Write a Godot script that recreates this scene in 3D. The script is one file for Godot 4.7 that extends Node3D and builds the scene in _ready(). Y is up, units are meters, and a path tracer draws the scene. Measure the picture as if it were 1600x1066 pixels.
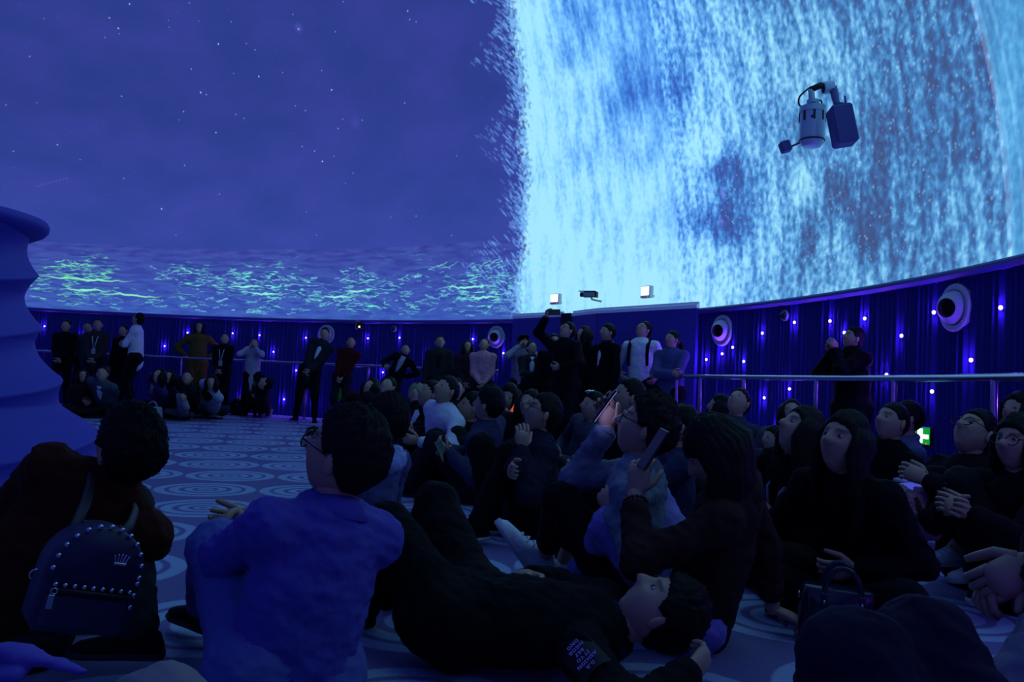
extends Node3D
# A domed projection theatre: a round hall with a pleated blue wall, a dome screen above it and an audience on the carpet.

const CENTER := Vector3(-7.942, 0.0, -5.442)   # middle of the round hall
const R := 11.427          # radius of the wall and of the dome
const WALL_TOP := 1.911
const RAIL_R := 10.775
const RAIL_H := 1.037
const DOOR_A := 44.6       # the flat doorway section of the wall, degrees round the hall
const DOOR_B := 64.3

const STARS := [2.4,30.2,2.2,-0.1,28.9,2.0,0.7,28.0,2.2,0.7,27.5,1.0,-0.9,27.1,1.2,-9.0,24.8,1.4,-7.1,28.4,1.0,9.3,30.3,1.5,6.4,28.2,1.0,10.0,28.7,1.0,13.8,28.5,1.3,11.8,26.6,2.4,15.1,26.5,1.2,16.0,25.9,1.5,21.7,27.3,2.6,21.4,28.6,1.3,26.1,26.6,1.3,35.4,26.9,2.0,27.9,28.9,1.3,8.2,24.4,1.6,15.9,23.5,2.2,8.9,22.2,2.5,9.5,22.0,1.6,0.1,21.7,1.6,18.8,23.7,1.2,13.0,23.9,1.0,23.5,23.5,1.3,24.3,21.7,2.2,19.7,20.6,1.2,20.8,20.1,1.4,6.7,20.4,1.8,6.1,19.6,1.0,12.6,20.1,1.4,13.5,19.7,1.2,10.1,18.4,2.0,24.4,18.2,1.6,25.1,19.0,1.2,27.4,18.7,1.3,32.8,19.6,1.4,-6.9,16.6,1.8,-11.2,15.6,1.5,-4.7,15.3,1.0,19.9,16.8,1.4,21.3,16.3,1.6,22.1,15.3,2.2,23.5,15.7,1.2,25.6,14.0,1.2,24.6,13.1,1.0,6.3,15.2,1.4,-0.3,13.7,1.3,10.0,12.4,1.2,3.6,10.8,2.2,38.1,14.4,1.0,19.8,10.6,1.0,5.1,8.2,1.0,20.9,8.3,1.0,36.8,7.6,1.0,32.7,9.6,1.1,29.7,9.7,1.0,-11.7,20.0,1.3,-8.7,20.5,1.0,35.4,26.2,1.5,36.1,25.9,1.3,6.5,28.8,1.0]
const FALL := [49.3,24.5,0.85,54.9,22.8,0.60,61.5,20.6,0.62,67.5,18.3,0.62,73.1,16.1,0.60,78.0,14.0,0.55,82.5,12.0,0.50,86.4,10.2,0.45,89.9,8.6,0.60,48.0,21.0,0.92,53.6,19.5,0.65,60.3,17.6,0.55,66.6,15.6,0.70,72.2,13.6,0.70,77.4,11.7,0.65,82.0,10.0,0.50,86.0,8.4,0.45,89.5,7.0,0.60,46.9,17.3,0.95,52.6,16.1,0.75,59.4,14.4,0.52,65.8,12.7,0.75,71.6,11.0,0.70,76.9,9.4,0.70,81.5,7.9,0.50,85.7,6.5,0.40,89.3,5.3,0.60,46.1,13.4,0.95,51.8,12.4,0.82,58.7,11.1,0.70,65.2,9.7,0.80,71.1,8.3,0.65,76.5,6.9,0.65,81.2,5.7,0.50,85.5,4.5,0.45,89.1,3.5,0.60,45.5,9.3,0.95,51.3,8.6,0.86,58.3,7.6,0.85,64.8,6.5,0.75,70.8,5.5,0.75,76.2,4.4,0.45,81.1,3.4,0.55,85.3,2.6,0.65,89.1,1.8,0.60,45.3,5.2,0.95,51.1,4.7,0.92,58.1,4.0,0.95,64.6,3.3,0.85,70.7,2.6,0.72,76.1,1.9,0.75,81.0,1.2,0.55,85.3,0.5,0.70,89.1,-0.0,0.70,45.3,2.0,0.85,51.1,1.8,0.95,58.1,1.3,1.00,64.6,0.9,0.85,70.7,0.4,0.70,76.2,-0.1,0.75,81.1,-0.5,0.60,85.4,-1.0,0.70,66.7,7.4,0.30,66.3,5.5,0.25,65.9,4.4,0.30,78.2,2.2,0.35,73.5,2.9,0.45,73.0,5.4,0.80,78.7,3.6,0.50,80.4,6.2,0.35,83.8,7.9,0.35,62.7,13.6,0.55,51.2,16.4,0.95]
const LEDS := [-7.62,1.546,-3.94,1.377,4.44,1.261,6.87,1.555,11.70,1.579,14.71,1.560,16.49,1.240,19.10,0.894,13.06,0.357,17.91,0.317,20.12,1.541,21.44,0.329,25.22,0.345,27.33,1.561,29.28,0.935,31.16,1.586,34.51,1.259,39.51,1.577,43.31,1.344,42.17,0.986,65.24,1.265,66.84,1.333,67.85,1.406,68.92,1.239,70.36,1.554,73.40,1.645,76.29,1.625,79.05,1.615,81.71,1.430,77.49,1.500,80.91,1.095,84.12,1.598,88.10,1.566,86.32,1.202,83.90,0.960,73.08,0.941,70.96,0.832,67.39,0.670,72.19,0.496,-8.60,0.886,-0.25,0.943]

var rng := RandomNumberGenerator.new()
var fnl := FastNoiseLite.new()
var used := {}
var mats := {}
var valleys := PackedFloat32Array()
var weave: NoiseTexture2D
var fuzz: NoiseTexture2D
var speck: NoiseTexture2D
var folds: NoiseTexture2D

# ---------------------------------------------------------------- mesh buffer
class MB:
	const FLAT := 4294967295
	var v := PackedVector3Array()
	var c := PackedColorArray()
	var uv := PackedVector2Array()
	var g := PackedInt64Array()
	var ix := PackedInt32Array()
	var col := Color(1, 1, 1)
	var grp := 0
	var mixed := false
	func p(a: Vector3, t := Vector2.ZERO) -> int:
		v.append(a); c.append(col); uv.append(t); g.append(grp)
		return v.size() - 1
	func tri(a: int, b: int, d: int) -> void:
		ix.append(a); ix.append(b); ix.append(d)
	func quad(a: int, b: int, d: int, e: int) -> void:
		tri(a, b, d); tri(a, d, e)
	func otri(a: Vector3, b: Vector3, d: Vector3, mid: Vector3) -> void:
		var n := (a - d).cross(a - b)
		if n.dot((a + b + d) / 3.0 - mid) < 0.0:
			tri(p(a), p(d), p(b))
		else:
			tri(p(a), p(b), p(d))
	func oquad(a: Vector3, b: Vector3, d: Vector3, e: Vector3, mid: Vector3) -> void:
		otri(a, b, d, mid); otri(a, d, e, mid)
	# bevelled box, flat shaded
	func box(t: Transform3D, s: Vector3, bev := 0.004) -> void:
		var old := grp
		grp = FLAT; mixed = true
		var h := s * 0.5
		bev = minf(bev, minf(h.x, minf(h.y, h.z)) * 0.9)
		var mid := t.origin
		var P := func(sx: int, sy: int, sz: int, ax: int) -> Vector3:
			var q := Vector3(sx * (h.x - (bev if ax != 0 else 0.0)), sy * (h.y - (bev if ax != 1 else 0.0)), sz * (h.z - (bev if ax != 2 else 0.0)))
			return t * q
		for s1 in [-1, 1]:
			oquad(P.call(s1, -1, -1, 0), P.call(s1, 1, -1, 0), P.call(s1, 1, 1, 0), P.call(s1, -1, 1, 0), mid)
			oquad(P.call(-1, s1, -1, 1), P.call(1, s1, -1, 1), P.call(1, s1, 1, 1), P.call(-1, s1, 1, 1), mid)
			oquad(P.call(-1, -1, s1, 2), P.call(1, -1, s1, 2), P.call(1, 1, s1, 2), P.call(-1, 1, s1, 2), mid)
			for s2 in [-1, 1]:
				oquad(P.call(s1, s2, -1, 0), P.call(s1, s2, 1, 0), P.call(s1, s2, 1, 1), P.call(s1, s2, -1, 1), mid)
				oquad(P.call(s1, -1, s2, 0), P.call(s1, 1, s2, 0), P.call(s1, 1, s2, 2), P.call(s1, -1, s2, 2), mid)
				oquad(P.call(-1, s1, s2, 1), P.call(1, s1, s2, 1), P.call(1, s1, s2, 2), P.call(-1, s1, s2, 2), mid)
				for s3 in [-1, 1]:
					otri(P.call(s1, s2, s3, 0), P.call(s1, s2, s3, 1), P.call(s1, s2, s3, 2), mid)
		grp = old
	# tube through points; flat_n / flat squeeze the ring along one axis
	func tube(pts: Array, rad: Array, sides := 8, flat_n := Vector3.ZERO, flat := 1.0, cap := true) -> void:
		var n := pts.size()
		var first := v.size()
		var side := Vector3.ZERO
		for i in n:
			var dir: Vector3 = (pts[mini(i + 1, n - 1)] - pts[maxi(i - 1, 0)]).normalized()
			if side == Vector3.ZERO:
				side = flat_n if flat_n != Vector3.ZERO else (Vector3.UP if absf(dir.y) < 0.9 else Vector3.RIGHT)
			side = (side - dir * side.dot(dir)).normalized()
			var other := dir.cross(side)
			for k in sides:
				var a := TAU * k / sides
				p(pts[i] + (side * (cos(a) / flat) + other * sin(a)) * rad[i], Vector2(float(k) / sides, float(i) / n))
		for i in n - 1:
			for k in sides:
				var a := first + i * sides + k
				var b := first + i * sides + (k + 1) % sides
				quad(a, a + sides, b + sides, b)
		if cap:
			var e0 := p(pts[0] - (pts[1] - pts[0]).normalized() * rad[0] * 0.35)
			var e1 := p(pts[n - 1] + (pts[n - 1] - pts[n - 2]).normalized() * rad[n - 1] * 0.35)
			for k in sides:
				tri(e0, first + k, first + (k + 1) % sides)
				tri(e1, first + (n - 1) * sides + (k + 1) % sides, first + (n - 1) * sides + k)
	func ring(t: Transform3D, rr: float, r: float, n := 24, sides := 8, from := 0.0, to := TAU) -> void:
		var pts := []
		var rad := []
		var closed := to - from > TAU - 0.01
		for i in n + 1:
			var a := lerpf(from, to, float(i) / n)
			pts.append(t * Vector3(cos(a) * rr, 0, sin(a) * rr))
			rad.append(r)
		tube(pts, rad, sides, t.basis.y.normalized(), 1.0, not closed)
	func ell(t: Transform3D, nu := 14, nv := 10) -> void:
		var first := v.size()
		for j in nv + 1:
			var th := PI * j / nv - PI / 2
			for i in nu:
				var a := TAU * i / nu
				p(t * Vector3(cos(th) * cos(a), sin(th), cos(th) * sin(a)))
		for j in nv:
			for i in nu:
				var a := first + j * nu + i
				var b := first + j * nu + (i + 1) % nu
				quad(a, b, b + nu, a + nu)
	# lathe: profile of (radius, height) about the y axis of t; every point starts a new smooth band if sharp
	func lathe(t: Transform3D, prof: Array, n := 24, sharp := true) -> void:
		mixed = mixed or sharp
		var old := grp
		for j in prof.size() - 1:
			if sharp:
				grp = old + j + 1
			var q0: Vector2 = prof[j]
			var q1: Vector2 = prof[j + 1]
			var first := v.size()
			for i in n:
				var a := TAU * i / n
				p(t * Vector3(cos(a) * q0.x, q0.y, sin(a) * q0.x), Vector2(float(i) / n, float(j)))
				p(t * Vector3(cos(a) * q1.x, q1.y, sin(a) * q1.x), Vector2(float(i) / n, float(j + 1)))
			for i in n:
				var k := first + i * 2
				var l := first + ((i + 1) % n) * 2
				quad(k, l, l + 1, k + 1)
		grp = old
	# arc bar: a rectangle-ish profile (radius, height) swept round the hall between two angles (degrees)
	func sweep(mid: Vector3, prof: Array, a0: float, a1: float, n: int, ends := true) -> void:
		mixed = true
		var old := grp
		var m := prof.size()
		for j in m:
			grp = old + j + 1
			var q0: Vector2 = prof[j]
			var q1: Vector2 = prof[(j + 1) % m]
			var first := v.size()
			for i in n + 1:
				var a := deg_to_rad(lerpf(a0, a1, float(i) / n))
				p(mid + Vector3(sin(a) * q0.x, q0.y, -cos(a) * q0.x), Vector2(float(i), 0))
				p(mid + Vector3(sin(a) * q1.x, q1.y, -cos(a) * q1.x), Vector2(float(i), 1))
			for i in n:
				var k := first + i * 2
				quad(k, k + 1, k + 3, k + 2)
		if ends:
			grp = FLAT
			for e in 2:
				var a := deg_to_rad(a1 if e else a0)
				var first := v.size()
				for j in m:
					p(mid + Vector3(sin(a) * prof[j].x, prof[j].y, -cos(a) * prof[j].x))
				for j in range(1, m - 1):
					if e:
						tri(first, first + j, first + j + 1)
					else:
						tri(first, first + j + 1, first + j)
		grp = old
	func mesh() -> ArrayMesh:
		var st := SurfaceTool.new()
		if mixed:
			st.begin(Mesh.PRIMITIVE_TRIANGLES)
			for i in ix:
				st.set_smooth_group(g[i])
				st.set_color(c[i])
				st.set_uv(uv[i])
				st.add_vertex(v[i])
			st.generate_normals()
			st.index()
			return st.commit()
		var arr := []
		arr.resize(Mesh.ARRAY_MAX)
		arr[Mesh.ARRAY_VERTEX] = v
		arr[Mesh.ARRAY_COLOR] = c
		arr[Mesh.ARRAY_TEX_UV] = uv
		arr[Mesh.ARRAY_INDEX] = ix
		st.create_from_arrays(arr)
		st.generate_normals()
		return st.commit()

# ---------------------------------------------------------------- nodes
func numbered(called: String) -> String:
	if not used.has(called):
		used[called] = 0
		return called
	used[called] += 1
	return "%s_%03d" % [called, used[called]]

func thing(called: String, label: String, category: String, at := Vector3.ZERO, group := "") -> Node3D:
	var o := Node3D.new()
	o.name = numbered(called)
	add_child(o)
	o.position = at
	tag(o, label, category, group)
	return o

func tag(o: Node, label: String, category: String, group := "") -> void:
	o.set_meta("label", label)
	o.set_meta("category", category)
	if group:
		o.set_meta("group", group)

func obj(called: String, mb: MB, m: Material, parent: Node = self) -> MeshInstance3D:
	var o := MeshInstance3D.new()
	o.name = numbered(called) if parent == self else called
	o.mesh = mb.mesh()
	o.material_override = m
	parent.add_child(o, true)
	return o

func setting(called: String, mb: MB, m: Material, parent: Node = self) -> MeshInstance3D:
	var o := obj(called, mb, m, parent)
	if parent == self:
		o.set_meta("kind", "structure")
	return o

func spot(az: float, r: float, h: float) -> Vector3:
	var a := deg_to_rad(az)
	return CENTER + Vector3(sin(a) * r, h, -cos(a) * r)

func inward(az: float) -> Basis:   # z axis points to the middle of the hall, y up
	var a := deg_to_rad(az)
	var z := Vector3(-sin(a), 0, cos(a))
	return Basis(Vector3.UP.cross(z), Vector3.UP, z)

# ---------------------------------------------------------------- materials
func noise_tex(freq: float, normal: bool, seed_: int, oct := 4, size := 256, bump := 6.0) -> NoiseTexture2D:
	var n := FastNoiseLite.new()
	n.seed = seed_
	n.frequency = freq
	n.fractal_octaves = oct
	var t := NoiseTexture2D.new()
	t.width = size
	t.height = size
	t.seamless = true
	t.noise = n
	t.as_normal_map = normal
	if normal:
		t.bump_strength = bump
	return t

func plain(key: String, c: Color, rough := 0.8, metal := 0.0) -> StandardMaterial3D:
	if mats.has(key):
		return mats[key]
	var m := StandardMaterial3D.new()
	m.resource_name = key
	m.albedo_color = c
	m.roughness = rough
	m.metallic = metal
	mats[key] = m
	return m

func glow(key: String, c: Color, e: float) -> StandardMaterial3D:
	if mats.has(key):
		return mats[key]
	var m := plain(key, Color(0.1, 0.1, 0.1), 0.4)
	m.emission_enabled = true
	m.emission = c
	m.emission_energy_multiplier = e
	return m

func cloth(c: Color, kind := "cloth") -> StandardMaterial3D:
	var key := kind + c.to_html()
	if mats.has(key):
		return mats[key]
	var m := plain(key, c, 0.92)
	m.uv1_triplanar = true
	m.uv1_scale = Vector3.ONE * (2.2 if kind == "cloth" else 3.0)
	m.normal_enabled = true
	m.normal_texture = folds
	m.normal_scale = 0.8
	m.metallic_specular = 0.25
	return m

# ---------------------------------------------------------------- the hall
func build_floor() -> void:
	# carpet: rows of concentric rings, woven in; rows run slightly askew to the hall
	var w := 224
	var h := 2048
	var offs := [-0.38, -0.24, -0.32, -0.08, -0.19, -0.12, -0.32, -0.51]
	var bytes := PackedByteArray()
	bytes.resize(w * h * 3)
	var bounds := [1.0, 0.80, 0.71, 0.52, 0.41, 0.26, 0.17, 0.07]
	var light := Color(0.57, 0.64, 0.74)
	var dark := Color(0.43, 0.40, 0.56)
	var k := 0
	for y in h:
		var along := 6.56 * y / h
		var row := int(along / 0.82)
		var dy := along - (row + 0.5) * 0.82
		var o: float = offs[row]
		for x in w:
			var dx := fposmod(0.72 * x / w - o + 0.36, 0.72) - 0.36
			var q := sqrt(dx * dx + dy * dy) / 0.347
			q += 0.012 * sin(x * 1.9 + y * 2.3)
			var lit := false
			if q < 1.0:
				lit = true
				for b in range(1, 8):
					if q > bounds[b]:
						break
					lit = not lit
			var f := 0.93 + 0.14 * rng.randf()
			var cc := light if lit else dark
			bytes[k] = int(clampf(cc.r * f, 0, 1) * 255)
			bytes[k + 1] = int(clampf(cc.g * f, 0, 1) * 255)
			bytes[k + 2] = int(clampf(cc.b * f, 0, 1) * 255)
			k += 3
	var m := plain("carpet", Color(1, 1, 1), 1.0)
	m.albedo_texture = ImageTexture.create_from_image(Image.create_from_data(w, h, false, Image.FORMAT_RGB8, bytes))
	m.metallic_specular = 0.1
	m.texture_repeat = true
	var mb := MB.new()
	mb.mixed = true
	mb.grp = 1
	var e1 := Vector3(0.980, 0, -0.2)
	var e2 := Vector3(-0.2, 0, -0.980)
	var n := 96
	var rr := R + 0.3
	var mid := mb.p(CENTER)
	mb.uv[mid] = Vector2(CENTER.dot(e1) / 0.72, (CENTER.dot(e2) - 2.61) / 6.56)
	for i in n:
		var q := CENTER + Vector3(sin(TAU * i / n), 0, -cos(TAU * i / n)) * rr
		mb.p(q, Vector2(q.dot(e1) / 0.72, (q.dot(e2) - 2.61) / 6.56))
	for i in n:
		mb.tri(mid, mid + 1 + i, mid + 1 + (i + 1) % n)
	mb.grp = MB.FLAT
	for i in n:
		var q0 := mb.v[mid + 1 + i]
		var q1 := mb.v[mid + 1 + (i + 1) % n]
		var lo := Vector3(0, -0.12, 0)
		mb.oquad(q0, q1, q1 + lo, q0 + lo, CENTER)
		mb.otri(CENTER + lo, q0 + lo, q1 + lo, CENTER)
	setting("floor", mb, m)

func build_wall() -> void:
	var m := cloth(Color(0.19, 0.17, 0.50), "curtain")
	m.uv1_scale = Vector3.ONE * 4.0
	m.normal_texture = weave
	m.normal_scale = 0.3
	var mb := MB.new()
	var az := DOOR_B
	var stop := DOOR_A + 360.0
	var cols := 0
	var deg := rad_to_deg(1.0 / R)
	while az < stop:
		var wdt := rng.randf_range(0.045, 0.085) * deg
		var deep := rng.randf_range(0.022, 0.036)
		for s in 4:
			var t := s / 4.0
			var r: float = R - deep * [0.0, 0.55, 1.0, 0.6][s]
			for y in [-0.02, WALL_TOP]:
				mb.p(spot(az + wdt * t, r, y))
			cols += 1
		valleys.append(az)
		az += wdt
	for i in cols - 1:
		mb.quad(i * 2, i * 2 + 1, i * 2 + 3, i * 2 + 2)
	setting("wall_round", mb, m)
	# the solid wall behind the pleats, with thickness
	var shell := MB.new()
	shell.sweep(CENTER, [Vector2(R + 0.02, -0.02), Vector2(R + 0.02, WALL_TOP), Vector2(R + 0.25, WALL_TOP), Vector2(R + 0.25, -0.02)], 0, 360, 120, false)
	setting("wall_outer", shell, plain("shell", Color(0.1, 0.1, 0.16), 0.9))
	# ledge under the screen
	var led := MB.new()
	led.sweep(CENTER, [Vector2(R + 0.01, WALL_TOP - 0.075), Vector2(R - 0.05, WALL_TOP - 0.07), Vector2(R - 0.075, WALL_TOP - 0.045), Vector2(R - 0.075, WALL_TOP - 0.02), Vector2(R - 0.05, WALL_TOP), Vector2(R + 0.01, WALL_TOP)], DOOR_B - 0.6, DOOR_A + 360.0, 160)
	setting("trim_1", led, plain("ledge", Color(0.22, 0.22, 0.52), 0.55))

func build_doorway() -> void:
	# flat double panel closing the doorway, one leaf left slightly open beside a dark gap
	var m := plain("door_paint", Color(0.20, 0.17, 0.56), 0.7)
	var a := spot(DOOR_A - 0.2, R - 0.06, 0)
	var g0 := spot(50.25, R - 0.10, 0)
	var g1 := spot(51.35, R - 0.10, 0)
	var mid := spot(55.1, R - 0.26, 0)
	var b := spot(DOOR_B + 0.2, R - 0.06, 0)
	var legs := [[a, g0, "door_1"], [g1, mid, "door_2"], [mid, b, "door_3"]]
	for l in legs:
		var p0: Vector3 = l[0]
		var p1: Vector3 = l[1]
		var x := (p1 - p0).normalized()
		var z := x.cross(Vector3.UP)
		var mb := MB.new()
		var wd := p0.distance_to(p1)
		mb.box(Transform3D(Basis(x, Vector3.UP, z), (p0 + p1) / 2 + Vector3(0, WALL_TOP / 2 - 0.01, 0)), Vector3(wd, WALL_TOP + 0.02, 0.05), 0.006)
		setting(l[2], mb, m)
	var dark := MB.new()
	dark.box(Transform3D(Basis.looking_at((g1 - g0).cross(Vector3.UP), Vector3.UP), (g0 + g1) / 2 + Vector3(0, 0.98, 0)), Vector3(g0.distance_to(g1), 1.96, 0.10), 0.004)
	setting("trim_2", dark, plain("black_post", Color(0.03, 0.03, 0.04), 0.8))
	# white lintel boards over the doorway, standing in front of the foot of the screen
	var board := plain("lintel_board", Color(0.93, 0.95, 0.95), 0.5)
	var n := 3
	for l in [[a, g0], [g1, mid], [mid, b]]:
		var p0: Vector3 = l[0]
		var p1: Vector3 = l[1]
		var x := (p1 - p0).normalized()
		var z := x.cross(Vector3.UP)
		var wd := p0.distance_to(p1)
		var mb := MB.new()
		for q in [[0.022, 0.05, 0.06, 0.0], [0.065, 0.036, 0.03, 0.015]]:
			mb.box(Transform3D(Basis(x, Vector3.UP, z), (p0 + p1) / 2 + Vector3(0, WALL_TOP + q[0], 0) - z * q[3]), Vector3(wd, q[1], q[2]), 0.004)
		setting("trim_%d" % n, mb, board)
		n += 1

# ---------------------------------------------------------------- the dome and what is projected on it
const FA0 := -18.0
const FA1 := 102.0
const FE1 := 34.0

func paint_front() -> ImageTexture:
	var w := 2048
	var h := 1152
	# low noise maps, made natively and read as bytes
	var mk := func(freq: float, sd: int, oct: int, ww: int, hh: int) -> Image:
		var n := FastNoiseLite.new()
		n.noise_type = FastNoiseLite.TYPE_SIMPLEX
		n.frequency = freq
		n.seed = sd
		n.fractal_octaves = oct
		return n.get_image(ww, hh, false, false, false)
	var soft: PackedByteArray = mk.call(0.004, 3, 3, w, h).get_data()
	var im: Image = mk.call(0.045, 5, 4, w, 130)      # streaks: stretched along the fall
	im.resize(w, h, Image.INTERPOLATE_CUBIC)
	var streak: PackedByteArray = im.get_data()
	im = mk.call(0.10, 6, 3, w, 480)
	im.resize(w, h, Image.INTERPOLATE_CUBIC)
	var drops: PackedByteArray = im.get_data()
	im = mk.call(0.022, 8, 3, 700, h)                # waves: stretched along the horizon
	im.resize(w, h, Image.INTERPOLATE_CUBIC)
	var wave1: PackedByteArray = im.get_data()
	im = mk.call(0.045, 9, 3, 700, h)
	im.resize(w, h, Image.INTERPOLATE_CUBIC)
	var wave2: PackedByteArray = im.get_data()
	# brightness of the fall, from scattered control values
	var cw := 60
	var ch := 34
	var coarse := Image.create(cw, ch, false, Image.FORMAT_RF)
	for y in ch:
		for x in cw:
			var az := 42.0 + x
			var el := float(ch - 1 - y)
			var s := 0.0
			var t := 0.0
			for i in range(0, FALL.size(), 3):
				var da: float = (FALL[i] - az)
				var de: float = (FALL[i + 1] - el) * 1.6
				var q := 1.0 / pow(da * da + de * de + 0.8, 2.0)
				s += q * FALL[i + 2]
				t += q
			coarse.set_pixel(x, y, Color(s / t, 0, 0))
	coarse.resize(1024, h, Image.INTERPOLATE_CUBIC)
	var body: PackedFloat32Array = coarse.get_data().to_float32_array()
	var px := PackedByteArray()
	px.resize(w * h * 3)
	var k := 0
	for y in h:
		var el := FE1 * (1.0 - (y + 0.5) / h)
		var haze := clampf(1.0 - (el - 6.8) / 14.0, 0.0, 1.0) * 0.6
		var water := el < 6.9
		var dep := clampf(el / 6.9, 0.0, 1.0)
		for x in w:
			var az := FA0 + (FA1 - FA0) * (x + 0.5) / w
			var i := y * w + x
			var so := soft[i] / 255.0
			var r: float
			var gg: float
			var b: float
			if az < 50.0:
				if not water:
					r = 0.182 + 0.04 * haze + 0.05 * (so - 0.5)
					gg = 0.232 + 0.055 * haze + 0.02 * (so - 0.5)
					b = 0.545 + 0.11 * haze + 0.06 * (so - 0.5)
				else:
					r = 0.225
					gg = lerpf(0.34, 0.27, dep)
					b = lerpf(0.70, 0.61, dep)
					var n1 := absf(wave1[i] - 128.0) / 128.0
					var n2 := absf(wave2[i] - 128.0) / 128.0
					var web := maxf(0.0, 1.0 - n1 * 7.0) * maxf(0.0, 1.0 - n2 * 2.2) + 0.6 * maxf(0.0, 1.0 - n2 * 9.0) * maxf(0.0, so * 1.6 - 0.3)
					var zone := smoothstep(0.02, 0.22, dep) * (1.0 - smoothstep(0.62, 0.96, dep)) + 0.12
					var gate := clampf((so - 0.33) * 4.0, 0.1, 1.3)
					var q := clampf(web * zone * gate * 0.9, 0.0, 1.0)
					var left := clampf((12.0 - az) / 25.0, 0.0, 1.0)
					r = lerpf(r, 0.42, q)
					gg = lerpf(gg, 0.93, q)
					b = lerpf(b, 0.80 - 0.22 * left, q)
					var rip := (wave2[i] / 255.0 - 0.5) * 0.11
					r += rip * 0.7
					gg += rip
					b += rip
			else:
				r = 0; gg = 0; b = 0
			# the fall
			var edge := 44.4 + (0.5 - drops[i] / 255.0) * 1.6 + (0.5 - so) * 1.5 + 0.14 * maxf(0.0, el - 3.0)
			if az > edge - 1.5:
				var bi := clampi(int((az - 42.0) / 60.0 * 1024.0), 0, 1023)
				var v := body[y * 1024 + bi]
				var teal0 := clampf((az - 64.0) / 10.0, 0.0, 1.0)
				var st := streak[i] / 255.0 - 0.5
				var dr := drops[i] / 255.0 - 0.5
				v -= 0.14 * teal0
				v += st * (0.40 if az < 62.0 else 0.50) + dr * (0.20 if az < 62.0 else 0.42) + (so - 0.5) * 0.2
				v = clampf(v, 0.12, 1.05)
				var teal := clampf((az - 62.0) / 12.0, 0.0, 1.0)
				var fr := lerpf(0.22, 0.64, smoothstep(0.30, 1.0, v)) + 0.03 * teal
				var fg := lerpf(0.31, 0.91, smoothstep(0.08, 1.0, v)) + 0.02 * teal
				var fb := lerpf(0.66, 1.0, smoothstep(0.05, 0.75, v)) - 0.17 * teal * (1.0 - v)
				var f := smoothstep(edge - 0.6, edge + 0.9, az)
				# the curved curtain at the far end of the picture
				var lip := 87.2 + 2.0 * (1.0 - clampf(el / 10.0, 0, 1.4)) * (0.6 + 0.4 * clampf(el / 10.0, 0, 1)) 
				var rim := absf(az - lip)
				if rim < 0.22 or absf(az - lip - 0.75) < 0.10:
					fr += 0.16; fg += 0.14; fb += 0.12
				if az > lip:
					fr = lerpf(fr, 0.32, 0.55); fg = lerpf(fg, 0.66, 0.55); fb = lerpf(fb, 0.88, 0.55)
				r = lerpf(r, fr, f)
				gg = lerpf(gg, fg, f)
				b = lerpf(b, fb, f)
			px[k] = int(clampf(r, 0, 1) * 255)
			px[k + 1] = int(clampf(gg, 0, 1) * 255)
			px[k + 2] = int(clampf(b, 0, 1) * 255)
			k += 3
	var img := Image.create_from_data(w, h, false, Image.FORMAT_RGB8, px)
	# stars
	var dot := func(az: float, el: float, rad: float, c: Color) -> void:
		var cx := (az - FA0) / (FA1 - FA0) * w
		var cy := (1.0 - el / FE1) * h
		var ry := rad * 1.9
		for yy in range(int(cy - ry - 1), int(cy + ry + 2)):
			for xx in range(int(cx - rad - 1), int(cx + rad + 2)):
				if xx < 0 or yy < 0 or xx >= w or yy >= h:
					continue
				var d := Vector2((xx + 0.5 - cx) / rad, (yy + 0.5 - cy) / ry).length()
				var f := clampf(1.25 - d, 0.0, 1.0) * c.a
				if f > 0.0:
					img.set_pixel(xx, yy, img.get_pixel(xx, yy).lerp(c, f))
	for i in range(0, STARS.size(), 3):
		var s: float = STARS[i + 2]
		dot.call(STARS[i], STARS[i + 1], 0.75 + 0.42 * s, Color(0.78, 0.88, 0.98, clampf(0.2 + s * 0.34, 0.0, 1.0)))
	for i in 420:
		var el := rng.randf_range(8.0, 33.5)
		dot.call(rng.randf_range(FA0, 43.0), el, rng.randf_range(0.6, 1.0), Color(0.5, 0.55, 0.9, rng.randf_range(0.15, 0.5)))
	for i in 1500:        # bright single drops in the fall
		var az := rng.randf_range(62.0, 88.0)
		dot.call(az, rng.randf_range(0.2, 12.0), rng.randf_range(0.7, 1.6), Color(0.72, 0.90, 1.0, rng.randf_range(0.15, 0.6)))
	var gust := FastNoiseLite.new()
	gust.seed = 15
	gust.frequency = 0.09
	for i in 1300:         # spray flung out to the left: short slanting dashes, thick in gusts
		var t := rng.randf()
		var el := rng.randf_range(1.0, 33.5)
		var reach := 1.8 + 6.0 * clampf(gust.get_noise_1d(el * 2.0) * 1.3 + 0.45, 0.0, 1.0)
		var az := 44.6 + 0.14 * maxf(0.0, el - 3.0) - reach * pow(t, 1.4)
		var al := rng.randf_range(0.35, 0.8) * (1.0 - 0.55 * t)
		var wide := rng.randf_range(1.0, 2.1)
		for q in rng.randi_range(2, 7):
			dot.call(az + q * 0.075, el - q * 0.075, wide, Color(0.45, 0.70, 0.97, al))
	for i in 1150:         # glints on the sea: short level dashes in drifts
		var el := 0.5 + 4.6 * pow(rng.randf(), 0.8)
		var az := rng.randf_range(-14.0, 47.0)
		var drift := gust.get_noise_2d(az * 1.6, el * 4.0) * 1.6 + 0.35 + 0.35 * clampf((4.0 - az) / 15.0, 0.0, 1.0)
		if rng.randf() > drift:
			continue
		var green := clampf((14.0 - az) / 25.0, 0.0, 1.0)
		var slope := rng.randf_range(-0.04, 0.04)
		var al := rng.randf_range(0.25, 0.75)
		for q in rng.randi_range(4, 12):
			dot.call(az + q * 0.10, el + slope * q + 0.03 * sin(q * 0.9 + i), rng.randf_range(0.8, 1.6), Color(0.50, 0.95, 0.86 - 0.15 * green, al))
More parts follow.
